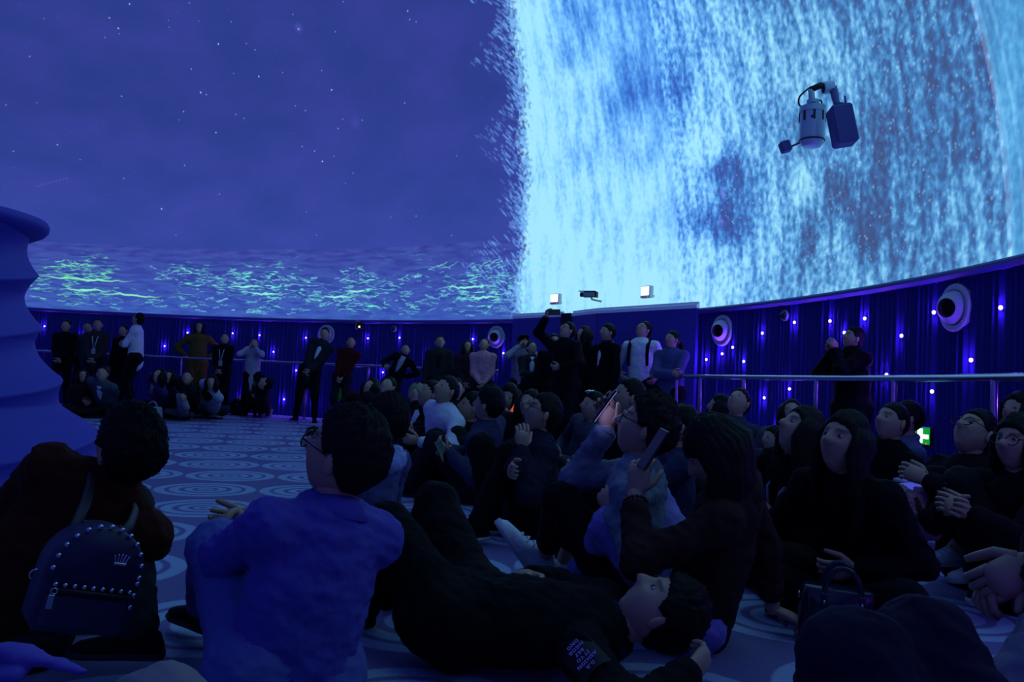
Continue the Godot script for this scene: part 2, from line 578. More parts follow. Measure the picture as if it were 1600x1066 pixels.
	for q in [[-9.5, 3.3, 11.0], [-3.5, 1.9, 8.0], [-7.0, 2.2, 6.0], [10.5, 3.2, 5.0], [12.5, 2.5, 5.0], [21.0, 2.3, 5.0], [24.0, 2.8, 3.0], [35.0, 3.0, 7.0], [38.0, 2.0, 5.0]]:   # a few long crests
		var n := int(q[2] / 0.06)
		for k2 in n:
			var a2: float = q[0] + k2 * 0.06
			var f := sin(PI * k2 / n)
			dot.call(a2, q[1] + 0.22 * gust.get_noise_2d(a2 * 6.0, q[1] * 30.0), 0.8 + 1.0 * f, Color(0.58, 1.0, 0.88 if a2 > 5.0 else 0.74, 0.8 * f))
	# two violet jellyfish glints, a small nebula and a faint streak low on the left
	for q in [[66.6, 7.0, 5.0, Color(0.55, 0.48, 0.95, 0.5)], [66.3, 5.3, 5.0, Color(0.55, 0.48, 0.95, 0.5)], [21.7, 27.4, 9.0, Color(0.5, 0.45, 0.9, 0.25)], [26.5, 18.5, 12.0, Color(0.42, 0.36, 0.8, 0.2)]]:
		dot.call(q[0], q[1], q[2], q[3])
	for i in 9:
		dot.call(-8.9 + i * 0.35, 12.4 + 0.12 * i, 2.2, Color(0.42, 0.42, 0.9, 0.35))
	return ImageTexture.create_from_image(img)

func paint_rest() -> ImageTexture:
	# the same picture carried on round the hall and overhead: night sky over sea, the fall going on to the right
	var w := 1024
	var h := 256
	var n := FastNoiseLite.new()
	n.seed = 21
	n.frequency = 0.01
	var soft := n.get_image(w, h, false, false, false).get_data()
	n.frequency = 0.06
	var fine := n.get_image(w, h, false, false, false).get_data()
	var px := PackedByteArray()
	px.resize(w * h * 3)
	var k := 0
	for y in h:
		var el := 90.0 * (1.0 - (y + 0.5) / h)
		for x in w:
			var az := 360.0 * (x + 0.5) / w
			var so := soft[y * w + x] / 255.0 - 0.5
			var fi := fine[y * w + x] / 255.0 - 0.5
			var c := Color(0.165, 0.232, 0.575)
			if el < 6.8:
				c = Color(0.225, 0.34, 0.68).lerp(Color(0.42, 0.9, 0.8), clampf(fi * 1.2, 0.0, 0.6))
			var fall := smoothstep(46.0, 52.0, az + el * 0.1 + so * 4.0) * (1.0 - smoothstep(112.0, 122.0, az + so * 8.0)) * (1.0 - smoothstep(52.0, 70.0, el))
			var v := clampf(0.62 + fi * 0.8 + so * 0.5, 0.0, 1.0)
			c = c.lerp(Color(0.25, 0.40, 0.72).lerp(Color(0.66, 0.95, 1.0), v), fall)
			px[k] = int(clampf(c.r + so * 0.04, 0, 1) * 255)
			px[k + 1] = int(clampf(c.g + so * 0.03, 0, 1) * 255)
			px[k + 2] = int(clampf(c.b + so * 0.05, 0, 1) * 255)
			k += 3
	return ImageTexture.create_from_image(Image.create_from_data(w, h, false, Image.FORMAT_RGB8, px))

func build_dome() -> void:
	var am := ArrayMesh.new()
	var fill := func(a0: float, a1: float, e0: float, e1: float, na: int, ne: int, u0: float, u1: float, v0: float, v1: float) -> Array:
		var st := SurfaceTool.new()
		st.begin(Mesh.PRIMITIVE_TRIANGLES)
		for j in ne + 1:
			for i in na + 1:
				var az := deg_to_rad(lerpf(a0, a1, float(i) / na))
				var el := deg_to_rad(lerpf(e0, e1, float(j) / ne))
				var d := Vector3(sin(az) * cos(el), sin(el), -cos(az) * cos(el))
				st.set_normal(-d)
				st.set_uv(Vector2(lerpf(u0, u1, float(i) / na), lerpf(v0, v1, float(j) / ne)))
				st.add_vertex(d * R)
		for j in ne:
			for i in na:
				var k := j * (na + 1) + i
				for q in [k, k + na + 1, k + 1, k + 1, k + na + 1, k + na + 2]:
					st.add_index(q)
		return st.commit_to_arrays()
	am.add_surface_from_arrays(Mesh.PRIMITIVE_TRIANGLES, fill.call(FA0, FA1, -0.1, FE1, 96, 30, 0.0, 1.0, 1.0, 0.0))
	am.add_surface_from_arrays(Mesh.PRIMITIVE_TRIANGLES, fill.call(FA1, FA0 + 360.0, -0.1, FE1, 120, 20, FA1 / 360.0, (FA0 + 360.0) / 360.0, 1.0, 1.0 - FE1 / 90.0))
	am.add_surface_from_arrays(Mesh.PRIMITIVE_TRIANGLES, fill.call(FA0, FA0 + 360.0, FE1, 90.0, 120, 30, FA0 / 360.0, (FA0 + 360.0) / 360.0, 1.0 - FE1 / 90.0, 0.0))
	var mk := func(key: String, t: Texture2D) -> StandardMaterial3D:
		var m := plain(key, Color(0.25, 0.25, 0.27), 0.9)
		m.emission_enabled = true
		m.emission = Color(0, 0, 0)
		m.emission_texture = t
		m.emission_energy_multiplier = 1.0
		m.texture_repeat = true
		return m
	var rest: Material = mk.call("screen_picture_all_round", paint_rest())
	am.surface_set_material(0, mk.call("screen_picture", paint_front()))
	am.surface_set_material(1, rest)
	am.surface_set_material(2, rest)
	var o := MeshInstance3D.new()
	o.name = "dome_screen"
	o.mesh = am
	add_child(o)
	o.position = CENTER + Vector3(0, WALL_TOP, 0)
	tag(o, "huge curved dome screen showing a starry night sea and a bright blue waterfall", "screen")

# ---------------------------------------------------------------- fittings on the wall
func build_leds() -> void:
	var lens := glow("led_lens", Color(0.50, 0.42, 1.0), 9.0)
	var base_m := plain("led_base", Color(0.2, 0.2, 0.3), 0.5, 0.3)
	var mb := MB.new()
	mb.ell(Transform3D(Basis.from_scale(Vector3(0.017, 0.017, 0.014)), Vector3.ZERO), 12, 8)
	var lm := mb.mesh()
	var bb := MB.new()
	bb.lathe(Transform3D(Basis(Vector3.RIGHT, PI / 2), Vector3.ZERO), [Vector2(0.010, -0.030), Vector2(0.012, -0.004), Vector2(0.012, 0.0)], 10)
	var bm := bb.mesh()
	var all := LEDS.duplicate()
	var az := 94.0
	while az < 342.0:      # the studs go on round the hall at the same spacing
		all.append(az)
		all.append(rng.randf_range(0.35, 1.65))
		az += rng.randf_range(2.5, 6.5)
	for i in range(0, all.size(), 2):
		var a: float = all[i]
		if not (a > DOOR_A - 0.5 and a < DOOR_B + 0.5):
			var want := a if a >= DOOR_B else a + 360.0
			var lo := valleys.bsearch(want)
			lo = clampi(lo, 0, valleys.size() - 1)
			if lo > 0 and absf(valleys[lo - 1] - want) < absf(valleys[lo] - want):
				lo -= 1
			a = valleys[lo]
		var o := thing("led_stud_light", "tiny violet-blue LED stud glowing on the pleated blue wall", "light", spot(a, R - 0.034, all[i + 1]), "blue LED studs on the wall")
		o.basis = inward(a)
		var l := MeshInstance3D.new()
		l.name = "lens"
		l.mesh = lm
		l.material_override = lens
		o.add_child(l)
		var s := MeshInstance3D.new()
		s.name = "socket"
		s.mesh = bm
		s.material_override = base_m
		o.add_child(s)
		var p := OmniLight3D.new()
		p.name = "led_light_source"
		p.light_color = Color(0.42, 0.22, 1.0)
		p.light_energy = 0.17
		p.light_size = 0.01
		p.omni_range = 25.0
		p.omni_attenuation = 2.0
		p.shadow_enabled = true
		o.add_child(p)
		p.position = Vector3(0, 0, 0.0)

func build_vents() -> void:
	var white := plain("vent_white", Color(0.66, 0.68, 0.72), 0.45)
	var inner := plain("vent_inside", Color(0.16, 0.16, 0.2), 0.7)
	var where := [[22.4, "round white air nozzle on the wall behind the dark-jacketed standing figure's head"], [42.3, "round white air nozzle on the wall above the pink-sweatered figure"], [66.7, "round white air nozzle just right of the doorway panels"], [85.3, "largest round white air nozzle, at the right edge of the wall"]]
	for w in where:
		var o := thing("air_nozzle", w[1], "vent", spot(w[0], R - 0.030, 1.615), "round air nozzles")
		o.basis = inward(w[0])
		var t := Transform3D(Basis(Vector3.RIGHT, PI / 2), Vector3.ZERO)   # lathe axis points into the hall
		var mb := MB.new()
		mb.lathe(t, [Vector2(0.188, -0.03), Vector2(0.190, 0.0), Vector2(0.186, 0.012), Vector2(0.176, 0.018), Vector2(0.150, 0.016), Vector2(0.135, 0.004), Vector2(0.128, -0.028)], 36)
		obj("flange", mb, white, o)
		for k in 6:
			var sc := MB.new()
			sc.ell(Transform3D(Basis.from_scale(Vector3(0.006, 0.006, 0.004)), Vector3(cos(k * PI / 3 + 0.3) * 0.164, sin(k * PI / 3 + 0.3) * 0.164, 0.018)), 8, 6)
			obj("screw", sc, white, o)
		var nz := MB.new()
		var tilt := Transform3D(Basis(Vector3.UP, 0.42) * Basis(Vector3.RIGHT, PI / 2 + 0.10), Vector3(0, 0, -0.005))
		var prof := []
		for k in 9:
			var a := lerpf(-0.5, 0.95, k / 8.0)
			prof.append(Vector2(cos(a) * 0.132, sin(a) * 0.132))
		prof.append(Vector2(0.074, 0.118))
		nz.lathe(tilt, prof, 36, false)
		obj("swivel_ball", nz, white, o)
		var th := MB.new()
		th.lathe(tilt, [Vector2(0.076, 0.116), Vector2(0.070, 0.108), Vector2(0.055, 0.01), Vector2(0.0, 0.0)], 28)
		obj("throat", th, inner, o)

func build_rails() -> void:
	var steel := plain("steel", Color(0.62, 0.66, 0.70), 0.22, 1.0)
	var runs := [[-30.0, 46.0, [-26.0, -18.5, -11.0, -3.6, 0.9, 8.2, 15.4, 22.7, 30.1, 37.6, 45.3], "brushed steel handrail along the far wall, left of the doorway"], [66.5, 150.0, [66.7, 69.2, 73.6, 80.4, 86.7, 93.4, 100.5, 107.5, 114.5, 121.5, 128.5, 135.5, 142.5, 149.5], "brushed steel handrail curving along the near right wall"]]
	for q in runs:
		var o := thing("handrail", q[3], "railing", spot((q[0] + q[1]) / 2, RAIL_R, 0.0), "steel handrails")
		var off := o.position
		var mb := MB.new()
		var pts := []
		var rad := []
		var n := int((q[1] - q[0]) / 1.0)
		for i in n + 1:
			pts.append(spot(lerpf(q[0], q[1], float(i) / n), RAIL_R, RAIL_H) - off)
			rad.append(0.024)
		mb.tube(pts, rad, 12)
		obj("top_rail", mb, steel, o)
		for a in q[2]:
			var pm := MB.new()
			var at := spot(a, RAIL_R, 0) - off
			pm.lathe(Transform3D(Basis.IDENTITY, at), [Vector2(0.0, 0.0), Vector2(0.05, 0.0), Vector2(0.05, 0.008), Vector2(0.021, 0.014), Vector2(0.021, RAIL_H - 0.01)], 14)
			obj("post", pm, steel, o)

func exit_sign(az: float, h: float, label: String, r: float) -> void:
	var o := thing("exit_sign_light", label, "sign", spot(az, r, h))
	o.basis = inward(az)
	var c := MB.new()
	c.box(Transform3D.IDENTITY, Vector3(0.30, 0.15, 0.03), 0.006)
	obj("case", c, plain("sign_case", Color(0.05, 0.1, 0.07), 0.5), o)
	var f := MB.new()
	f.box(Transform3D(Basis.IDENTITY, Vector3(0, 0, 0.016)), Vector3(0.285, 0.135, 0.004), 0.001)
	obj("face", f, glow("sign_green", Color(0.02, 0.75, 0.22), 0.55), o)
	var w := glow("sign_white", Color(0.75, 1.0, 0.85), 2.6)
	var a := MB.new()      # white block figure and arrow
	a.box(Transform3D(Basis.IDENTITY, Vector3(0.02, 0.0, 0.02)), Vector3(0.065, 0.115, 0.004), 0.001)
	obj("pictogram", a, w, o)
	var b := MB.new()
	b.box(Transform3D(Basis.IDENTITY, Vector3(0.02, -0.005, 0.0195)), Vector3(0.22, 0.035, 0.003), 0.001)
	b.otri(Vector3(-0.135 , -0.005, 0.02), Vector3(-0.085, 0.03, 0.02), Vector3(-0.085, -0.04, 0.02), Vector3(-0.1, 0, 0))
	obj("arrow", b, w, o)
	var d := MB.new()
	d.ell(Transform3D(Basis.from_scale(Vector3(0.008, 0.006, 0.004)), Vector3(0.10, -0.06, 0.019)), 8, 6)
	obj("indicator", d, glow("sign_red", Color(1.0, 0.4, 0.1), 1.2), o)
	var p := AreaLight3D.new()
	p.name = "sign_light_source"
	p.area_size = Vector2(0.28, 0.13)
	p.light_color = Color(0.15, 1.0, 0.4)
	p.light_energy = 0.012
	p.area_range = 25.0
	p.shadow_enabled = true
	o.add_child(p)
	p.position = Vector3(0, 0, 0.03)
	p.rotation.y = PI      # area lights shine along -z

func build_fittings() -> void:
	exit_sign(83.45, 0.60, "bright green exit sign low on the near right wall", R - 0.055)
	exit_sign(8.2, 0.57, "small green exit sign on a post of the far left handrail", RAIL_R - 0.04)
	# emergency lamps over the doorway
	var white := plain("lamp_white", Color(0.8, 0.82, 0.84), 0.5)
	for q in [[49.45, 2.19, "square white emergency lamp left of the surveillance camera above the doorway"], [59.5, 2.18, "square white emergency lamp right of the surveillance camera above the doorway"]]:
		var o := thing("emergency_lamp", q[2], "lamp", spot(q[0], R - 0.12, q[1]), "emergency lamps over the doorway")
		o.basis = inward(q[0])
		var mb := MB.new()
		mb.box(Transform3D.IDENTITY, Vector3(0.20, 0.165, 0.07), 0.008)
		obj("case", mb, white, o)
		mb = MB.new()
		mb.box(Transform3D(Basis.IDENTITY, Vector3(0, 0.012, 0.036)), Vector3(0.175, 0.125, 0.008), 0.004)
		obj("lamp_panel", mb, glow("lamp_panel_glow", Color(0.93, 1.0, 0.97), 1.15), o)
		mb = MB.new()
		mb.box(Transform3D(Basis.IDENTITY, Vector3(0, -0.045, -0.06)), Vector3(0.05, 0.03, 0.14), 0.004)
		obj("bracket", mb, white, o)
		mb = MB.new()
		mb.ell(Transform3D(Basis.from_scale(Vector3(0.010, 0.010, 0.006)), Vector3(0.062, -0.068, 0.036)), 8, 6)
		obj("indicator", mb, glow("lamp_red", Color(1.0, 0.2, 0.2), 1.0), o)
		var p := AreaLight3D.new()
		p.name = "lamp_light_source"
		p.area_size = Vector2(0.17, 0.12)
		p.light_color = Color(0.93, 1.0, 0.97)
		p.light_energy = 0.02
		p.area_range = 25.0
		p.shadow_enabled = true
		o.add_child(p)
		p.position = Vector3(0, 0.012, 0.05)
		p.rotation.y = PI
	# surveillance camera
	var cam := thing("surveillance_camera", "grey bullet surveillance camera between the two emergency lamps", "camera", spot(53.8, R - 0.22, 2.205))
	cam.basis = inward(53.8) * Basis(Vector3.UP, -1.05)
	var grey := plain("camera_grey", Color(0.50, 0.56, 0.58), 0.4)
	var black := plain("camera_black", Color(0.02, 0.02, 0.025), 0.5)
	var mb := MB.new()
	mb.box(Transform3D.IDENTITY, Vector3(0.085, 0.085, 0.20), 0.02)
	obj("housing", mb, grey, cam)
	mb = MB.new()
	mb.box(Transform3D(Basis(Vector3.RIGHT, 0.0), Vector3(0, 0.048, 0.03)), Vector3(0.098, 0.010, 0.26), 0.004)
	obj("sun_shield", mb, grey, cam)
	mb = MB.new()
	mb.lathe(Transform3D(Basis(Vector3.RIGHT, PI / 2), Vector3(0, 0, 0.09)), [Vector2(0.034, 0.0), Vector2(0.036, 0.045), Vector2(0.028, 0.05), Vector2(0.0, 0.04)], 16)
	obj("lens", mb, black, cam)
	mb = MB.new()
	mb.box(Transform3D(Basis.IDENTITY, Vector3(0, 0, -0.11)), Vector3(0.09, 0.09, 0.03), 0.01)
	obj("rear_cap", mb, black, cam)
	mb = MB.new()
	mb.tube([Vector3(0, -0.03, -0.03), Vector3(0, -0.07, -0.04), Vector3(-0.1, -0.08, -0.10), Vector3(-0.2, -0.08, -0.13)], [0.014, 0.014, 0.014, 0.02], 8)
	obj("bracket", mb, grey, cam)
	# small camera unit with a warm lamp on the far wall
	var u := thing("camera_unit_light", "small dark camera unit with a warm light on the far wall", "camera", spot(26.4, R - 0.10, 1.80))
	u.basis = inward(26.4)
	mb = MB.new()
	mb.box(Transform3D(Basis.IDENTITY, Vector3(0.02, 0, 0)), Vector3(0.10, 0.13, 0.10), 0.01)
	obj("case", mb, black, u)
	mb = MB.new()
	mb.box(Transform3D(Basis.IDENTITY, Vector3(-0.055, 0.01, -0.01)), Vector3(0.02, 0.16, 0.07), 0.004)
	mb.box(Transform3D(Basis.IDENTITY, Vector3(-0.03, 0.075, -0.01)), Vector3(0.07, 0.02, 0.07), 0.004)
	obj("bracket", mb, plain("unit_bracket", Color(0.62, 0.62, 0.52), 0.5), u)
	mb = MB.new()
	mb.ell(Transform3D(Basis.from_scale(Vector3(0.022, 0.022, 0.014)), Vector3(0.05, -0.03, 0.05)), 10, 8)
	obj("lamp", mb, glow("unit_lamp", Color(1.0, 0.85, 0.55), 2.2), u)
	# dome cameras
	for q in [[30.3, 1.75, "small round dome camera high on the far wall"], [72.5, 1.73, "small round dome camera high on the near right wall"]]:
		var d := thing("dome_camera", q[2], "camera", spot(q[0], R - 0.03, q[1]), "dome cameras")
		d.basis = inward(q[0])
		mb = MB.new()
		mb.lathe(Transform3D(Basis(Vector3.RIGHT, PI / 2), Vector3.ZERO), [Vector2(0.062, -0.02), Vector2(0.062, 0.012), Vector2(0.055, 0.022), Vector2(0.040, 0.024)], 20)
		obj("collar", mb, plain("cam_collar", Color(0.5, 0.52, 0.58), 0.35, 0.4), d)
		mb = MB.new()
		mb.ell(Transform3D(Basis.from_scale(Vector3(0.043, 0.043, 0.043)), Vector3(0, 0, 0.016)), 16, 10)
		obj("bubble", mb, plain("cam_bubble", Color(0.05, 0.05, 0.07), 0.08), d)

func cable(mb: MB, pts: Array, r: float) -> void:
	# smooth curve through the points
	var out := []
	var rad := []
	var n := pts.size()
	for i in n - 1:
		for k in 6:
			var t := k / 6.0
			out.append(pts[i].cubic_interpolate(pts[i + 1], pts[maxi(i - 1, 0)], pts[mini(i + 2, n - 1)], t))
			rad.append(r)
	out.append(pts[n - 1])
	rad.append(r)
	mb.tube(out, rad, 6)

func build_dome_fixture() -> void:
	# equipment hung from a bracket on the dome, plus its shadow as solid parts
	var root := Vector3(3.015, 3.898, -7.929)
	var o := thing("hanging_equipment", "silver capped cylinder hung from a bracket on the bright screen, with a dark solid box standing in for its shadow", "equipment", root)
	var silver := plain("fixture_silver", Color(0.66, 0.72, 0.78), 0.4, 0.15)
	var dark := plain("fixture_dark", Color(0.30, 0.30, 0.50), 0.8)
	var black := plain("fixture_black", Color(0.02, 0.02, 0.03), 0.5)
	var can: Vector3 = Vector3(2.829, 3.491, -7.952) - root
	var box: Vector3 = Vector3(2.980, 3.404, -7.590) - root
	var elbow: Vector3 = Vector3(2.800, 3.865, -7.936) - root
	var mb := MB.new()
	mb.tube([Vector3.ZERO, elbow * 0.25, elbow * 0.6 + Vector3(0, 0.03, 0), elbow + Vector3(0, 0.0, 0)], [0.05, 0.038, 0.034, 0.03], 12)
	obj("arm", mb, black, o)
	mb = MB.new()
	mb.lathe(Transform3D(Basis(Quaternion(Vector3.UP, elbow.normalized())), Vector3.ZERO), [Vector2(0.0, 0.0), Vector2(0.060, 0.0), Vector2(0.060, 0.09), Vector2(0.052, 0.10)], 16)
	obj("joint", mb, silver, o)
	mb = MB.new()
	mb.tube([elbow, can + Vector3(0, 0.20, 0)], [0.028, 0.034], 12)
	obj("stem", mb, silver, o)
	mb = MB.new()
	mb.lathe(Transform3D(Basis.IDENTITY, can + Vector3(0, 0.255, 0)), [Vector2(0.0, 0.02), Vector2(0.06, 0.02), Vector2(0.06, -0.01), Vector2(0.0, -0.01)], 18)
	obj("collar", mb, silver, o)
	var body := MB.new()
	body.lathe(Transform3D(Basis.IDENTITY, can), [Vector2(0.0, 0.205), Vector2(0.125, 0.205), Vector2(0.128, 0.15), Vector2(0.120, 0.145), Vector2(0.120, -0.10), Vector2(0.112, -0.15), Vector2(0.085, -0.185), Vector2(0.05, -0.195), Vector2(0.0, -0.2)], 28)
	var cb := obj("canister", body, silver, o)
	for k in 8:
		mb = MB.new()
		var a := k * TAU / 8 + 0.2
		mb.box(Transform3D(Basis(Vector3.UP, -a), can + Vector3(cos(a) * 0.121, 0.10, sin(a) * 0.121)), Vector3(0.012, 0.09, 0.022), 0.003)
		obj("vent_slot", mb, black, cb)
	mb = MB.new()
	var front := (-(can + root)).normalized()
	front.y = 0
	front = front.normalized()
	mb.ell(Transform3D(Basis.from_scale(Vector3(0.02, 0.02, 0.02)), can + front * 0.11 + Vector3(0.0, 0.08, 0)), 10, 8)
	obj("badge", mb, plain("badge_blue", Color(0.08, 0.14, 0.5), 0.5), cb)
	mb = MB.new()
	mb.ring(Transform3D(Basis.IDENTITY, can + Vector3(0, -0.125, 0)), 0.117, 0.008, 24, 6)
	obj("bottom_ring", mb, black, cb)
	# cables
	mb = MB.new()
	var side := front.cross(Vector3.UP)
	cable(mb, [elbow + Vector3(0, 0.03, 0), elbow + side * 0.10 + Vector3(0, -0.06, 0), elbow + side * 0.10 + Vector3(0, -0.15, 0), can + side * 0.05 + Vector3(0, 0.21, 0)], 0.009)
	obj("cable", mb, black, o)
	mb = MB.new()
	cable(mb, [can + Vector3(0, 0.25, 0), can - side * 0.07 + Vector3(0, 0.27, 0), can - side * 0.085 + Vector3(0, 0.20, 0)], 0.008)
	obj("cable", mb, black, o)
	# small flood lamp on the left of the canister
	mb = MB.new()
	mb.tube([can + side * 0.11 + Vector3(0, -0.14, 0), can + side * 0.20 + Vector3(0, -0.18, 0)], [0.01, 0.01], 6)
	obj("bracket", mb, black, o)
	mb = MB.new()
	mb.box(Transform3D(Basis(front, 0.35), can + side * 0.245 + Vector3(0, -0.175, 0)), Vector3(0.10, 0.11, 0.09), 0.012)
	obj("small_lamp_head", mb, dark, o)
	# solid box, arm and hook standing in for the cylinder's shadow on the screen
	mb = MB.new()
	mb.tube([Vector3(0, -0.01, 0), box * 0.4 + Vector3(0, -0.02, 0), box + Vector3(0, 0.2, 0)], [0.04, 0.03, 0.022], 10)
	obj("shadow_arm", mb, dark, o)
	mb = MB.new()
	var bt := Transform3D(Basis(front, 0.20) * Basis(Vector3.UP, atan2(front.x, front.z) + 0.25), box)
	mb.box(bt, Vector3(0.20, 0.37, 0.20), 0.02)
	obj("shadow_box", mb, dark, o)
	mb = MB.new()
	mb.tube([bt * Vector3(0.07, 0.2, 0), bt * Vector3(0.075, 0.28, 0)], [0.012, 0.008], 6)
	obj("shadow_hook", mb, dark, o)

func build_twisted_column() -> void:
	# a wavy, twisted blue column with a flared rim, at the left
	var o := thing("twisted_column", "tall wavy blue column with a flared rim at the left edge", "sculpture", Vector3(-3.92, 0, -5.3))
	var m := plain("column_blue", Color(0.19, 0.15, 0.60), 0.65)
	var mb := MB.new()
	var nu := 120
	var nv := 160
	var top := 1.74
	var hs := [0.0, 0.20, 0.47, 0.57, 0.80, 1.0, 1.3, 1.8]
	var rs := [1.40, 1.26, 1.08, 0.96, 0.86, 0.76, 0.695, 0.69]
	for j in nv + 1:
		var y := top * j / nv
		var k := 0
		while k < 6 and y > hs[k + 1]:
			k += 1
		var base := lerpf(rs[k], rs[k + 1], (y - hs[k]) / (hs[k + 1] - hs[k]))
		for i in nu:
			var a := TAU * i / nu
			# two-start helical folds: sharp crests, round hollows
			var ph := (y - 1.46) / 0.35 + 2.0 * (a + 0.635) / TAU
			var crest := 1.0 - pow(absf(sin(PI * ph)), 0.85)
			var r := base - 0.03 + 0.085 * crest
			mb.p(Vector3(cos(a) * r, y, sin(a) * r))
	for j in nv:
		for i in nu:
			var a := j * nu + i
			var b := j * nu + (i + 1) % nu
			mb.quad(a, b, b + nu, a + nu)
	obj("body", mb, m, o)
	mb = MB.new()
	mb.lathe(Transform3D(Basis.IDENTITY, Vector3(0, top, 0)), [Vector2(0.62, -0.08), Vector2(0.70, -0.05), Vector2(0.76, -0.02), Vector2(0.785, 0.01), Vector2(0.79, 0.04), Vector2(0.775, 0.065), Vector2(0.74, 0.075), Vector2(0.62, 0.05), Vector2(0.0, 0.04)], 90, false)
	obj("rim", mb, m, o)

# ---------------------------------------------------------------- bodies: blended tapered bones meshed as surface nets
func bone(a: Vector3, b: Vector3, ra: float, rb: float, n := Vector3.ZERO, f := 1.0) -> Array:
	return [a, b, ra, rb, n, f]

func snet(mb: MB, bones: Array, cell: float, k: float, wob := 0.0, freq := 9.0) -> void:
	var lo := Vector3.ONE * 1e6
	var hi := -lo
	for q in bones:
		var r: float = maxf(q[2], q[3]) + cell * 3.0
		var e := Vector3(r, r, r)
		lo = lo.min(q[0] - e).min(q[1] - e)
		hi = hi.max(q[0] + e).max(q[1] + e)
	var nx := int((hi.x - lo.x) / cell) + 2
	var ny := int((hi.y - lo.y) / cell) + 2
	var nz := int((hi.z - lo.z) / cell) + 2
	var sy := nx
	var sz := nx * ny
	var fld := PackedFloat32Array()
	fld.resize(sz * nz)
	fld.fill(9.0)
	var ik := 1.0 / k
	for q in bones:
		var a: Vector3 = q[0]
		var ba: Vector3 = q[1] - q[0]
		var ra: float = q[2]
		var dr: float = q[3] - q[2]
		var n: Vector3 = q[4]
		var f2: float = q[5] * q[5] - 1.0
		var inv := 1.0 / maxf(ba.length_squared(), 1e-9)
		var r := maxf(q[2], q[3]) + k * 0.5 + cell * 2.0
		var e := Vector3(r, r, r)
		var b0: Vector3 = (a.min(q[1]) - e - lo) / cell
		var b1: Vector3 = (a.max(q[1]) + e - lo) / cell
		var x0 := maxi(0, int(b0.x)); var x1 := mini(nx - 1, int(b1.x) + 1)
		var y0 := maxi(0, int(b0.y)); var y1 := mini(ny - 1, int(b1.y) + 1)
		var z0 := maxi(0, int(b0.z)); var z1 := mini(nz - 1, int(b1.z) + 1)
		for z in range(z0, z1 + 1):
			for y in range(y0, y1 + 1):
				var i := z * sz + y * sy + x0
				var p := lo + Vector3(x0, y, z) * cell - a
				for x in range(x0, x1 + 1):
					var h := clampf(p.dot(ba) * inv, 0.0, 1.0)
					var w := p - ba * h
					var t := w.dot(n)
					var d := sqrt(w.length_squared() + f2 * t * t) - ra - dr * h
					var o := fld[i]
					var m := k - absf(o - d)
					fld[i] = minf(o, d) - (m * m * ik * 0.25 if m > 0.0 else 0.0)
					p.x += cell
					i += 1
	var vid := PackedInt32Array()
	vid.resize(sz * nz)
	vid.fill(-1)
	var far := cell * 3.2
	var near_cells := PackedInt32Array()
	var offs := [0, 1, sy, sy + 1, sz, sz + 1, sz + sy, sz + sy + 1]
	var edges := [0, 1, 2, 3, 4, 5, 6, 7, 0, 2, 1, 3, 4, 6, 5, 7, 0, 4, 1, 5, 2, 6, 3, 7]
	var corner := [Vector3(0, 0, 0), Vector3(1, 0, 0), Vector3(0, 1, 0), Vector3(1, 1, 0), Vector3(0, 0, 1), Vector3(1, 0, 1), Vector3(0, 1, 1), Vector3(1, 1, 1)]
	var s := PackedFloat32Array()
	s.resize(8)
	for z in nz - 1:
		for y in ny - 1:
			var row := z * sz + y * sy
			for x in nx - 1:
				var i := row + x
				var s0 := fld[i]
				if s0 > far or s0 < -far:
					continue
				s[0] = s0; s[1] = fld[i + 1]; s[2] = fld[i + sy]; s[3] = fld[i + sy + 1]
				s[4] = fld[i + sz]; s[5] = fld[i + sz + 1]; s[6] = fld[i + sz + sy]; s[7] = fld[i + sz + sy + 1]
				var neg := 0
				for q in 8:
					if s[q] < 0.0:
						neg += 1
				if neg == 0 or neg == 8:
					continue
				var sum := Vector3.ZERO
				var cnt := 0
				for q in range(0, 24, 2):
					var a := s[edges[q]]
					var b := s[edges[q + 1]]
					if (a < 0.0) != (b < 0.0):
						var c0: Vector3 = corner[edges[q]]
						sum += c0.lerp(corner[edges[q + 1]], a / (a - b))
						cnt += 1
				var pos := lo + (Vector3(x, y, z) + sum / cnt) * cell
				if wob > 0.0:
					var g := Vector3(s[1] + s[3] + s[5] + s[7] - s[0] - s[2] - s[4] - s[6], s[2] + s[3] + s[6] + s[7] - s[0] - s[1] - s[4] - s[5], s[4] + s[5] + s[6] + s[7] - s[0] - s[1] - s[2] - s[3]).normalized()
					var rid := 1.0 - 3.0 * absf(fnl.get_noise_3d(pos.x * freq * 0.8 + 31.0, pos.y * freq * 1.5 + pos.x * freq * 0.6, pos.z * freq * 0.8))
					pos += g * wob * (0.8 * fnl.get_noise_3d(pos.x * freq, pos.y * freq * 0.7, pos.z * freq) + 0.55 * rid)
				vid[i] = mb.p(pos)
				near_cells.append(i)
	for i in near_cells:
		var s0 := fld[i] < 0.0
		if (fld[i + 1] < 0.0) != s0 and i >= sy + sz:
			net_quad(mb, vid[i], vid[i - sy], vid[i - sy - sz], vid[i - sz], s0)
		if (fld[i + sy] < 0.0) != s0 and i >= 1 + sz:
			net_quad(mb, vid[i], vid[i - sz], vid[i - sz - 1], vid[i - 1], s0)
		if (fld[i + sz] < 0.0) != s0 and i >= 1 + sy:
			net_quad(mb, vid[i], vid[i - 1], vid[i - 1 - sy], vid[i - sy], s0)

func net_quad(mb: MB, a: int, b: int, c: int, d: int, inside: bool) -> void:
	if a < 0 or b < 0 or c < 0 or d < 0:
		return
	if inside:
		mb.quad(a, d, c, b)
	else:
		mb.quad(a, b, c, d)

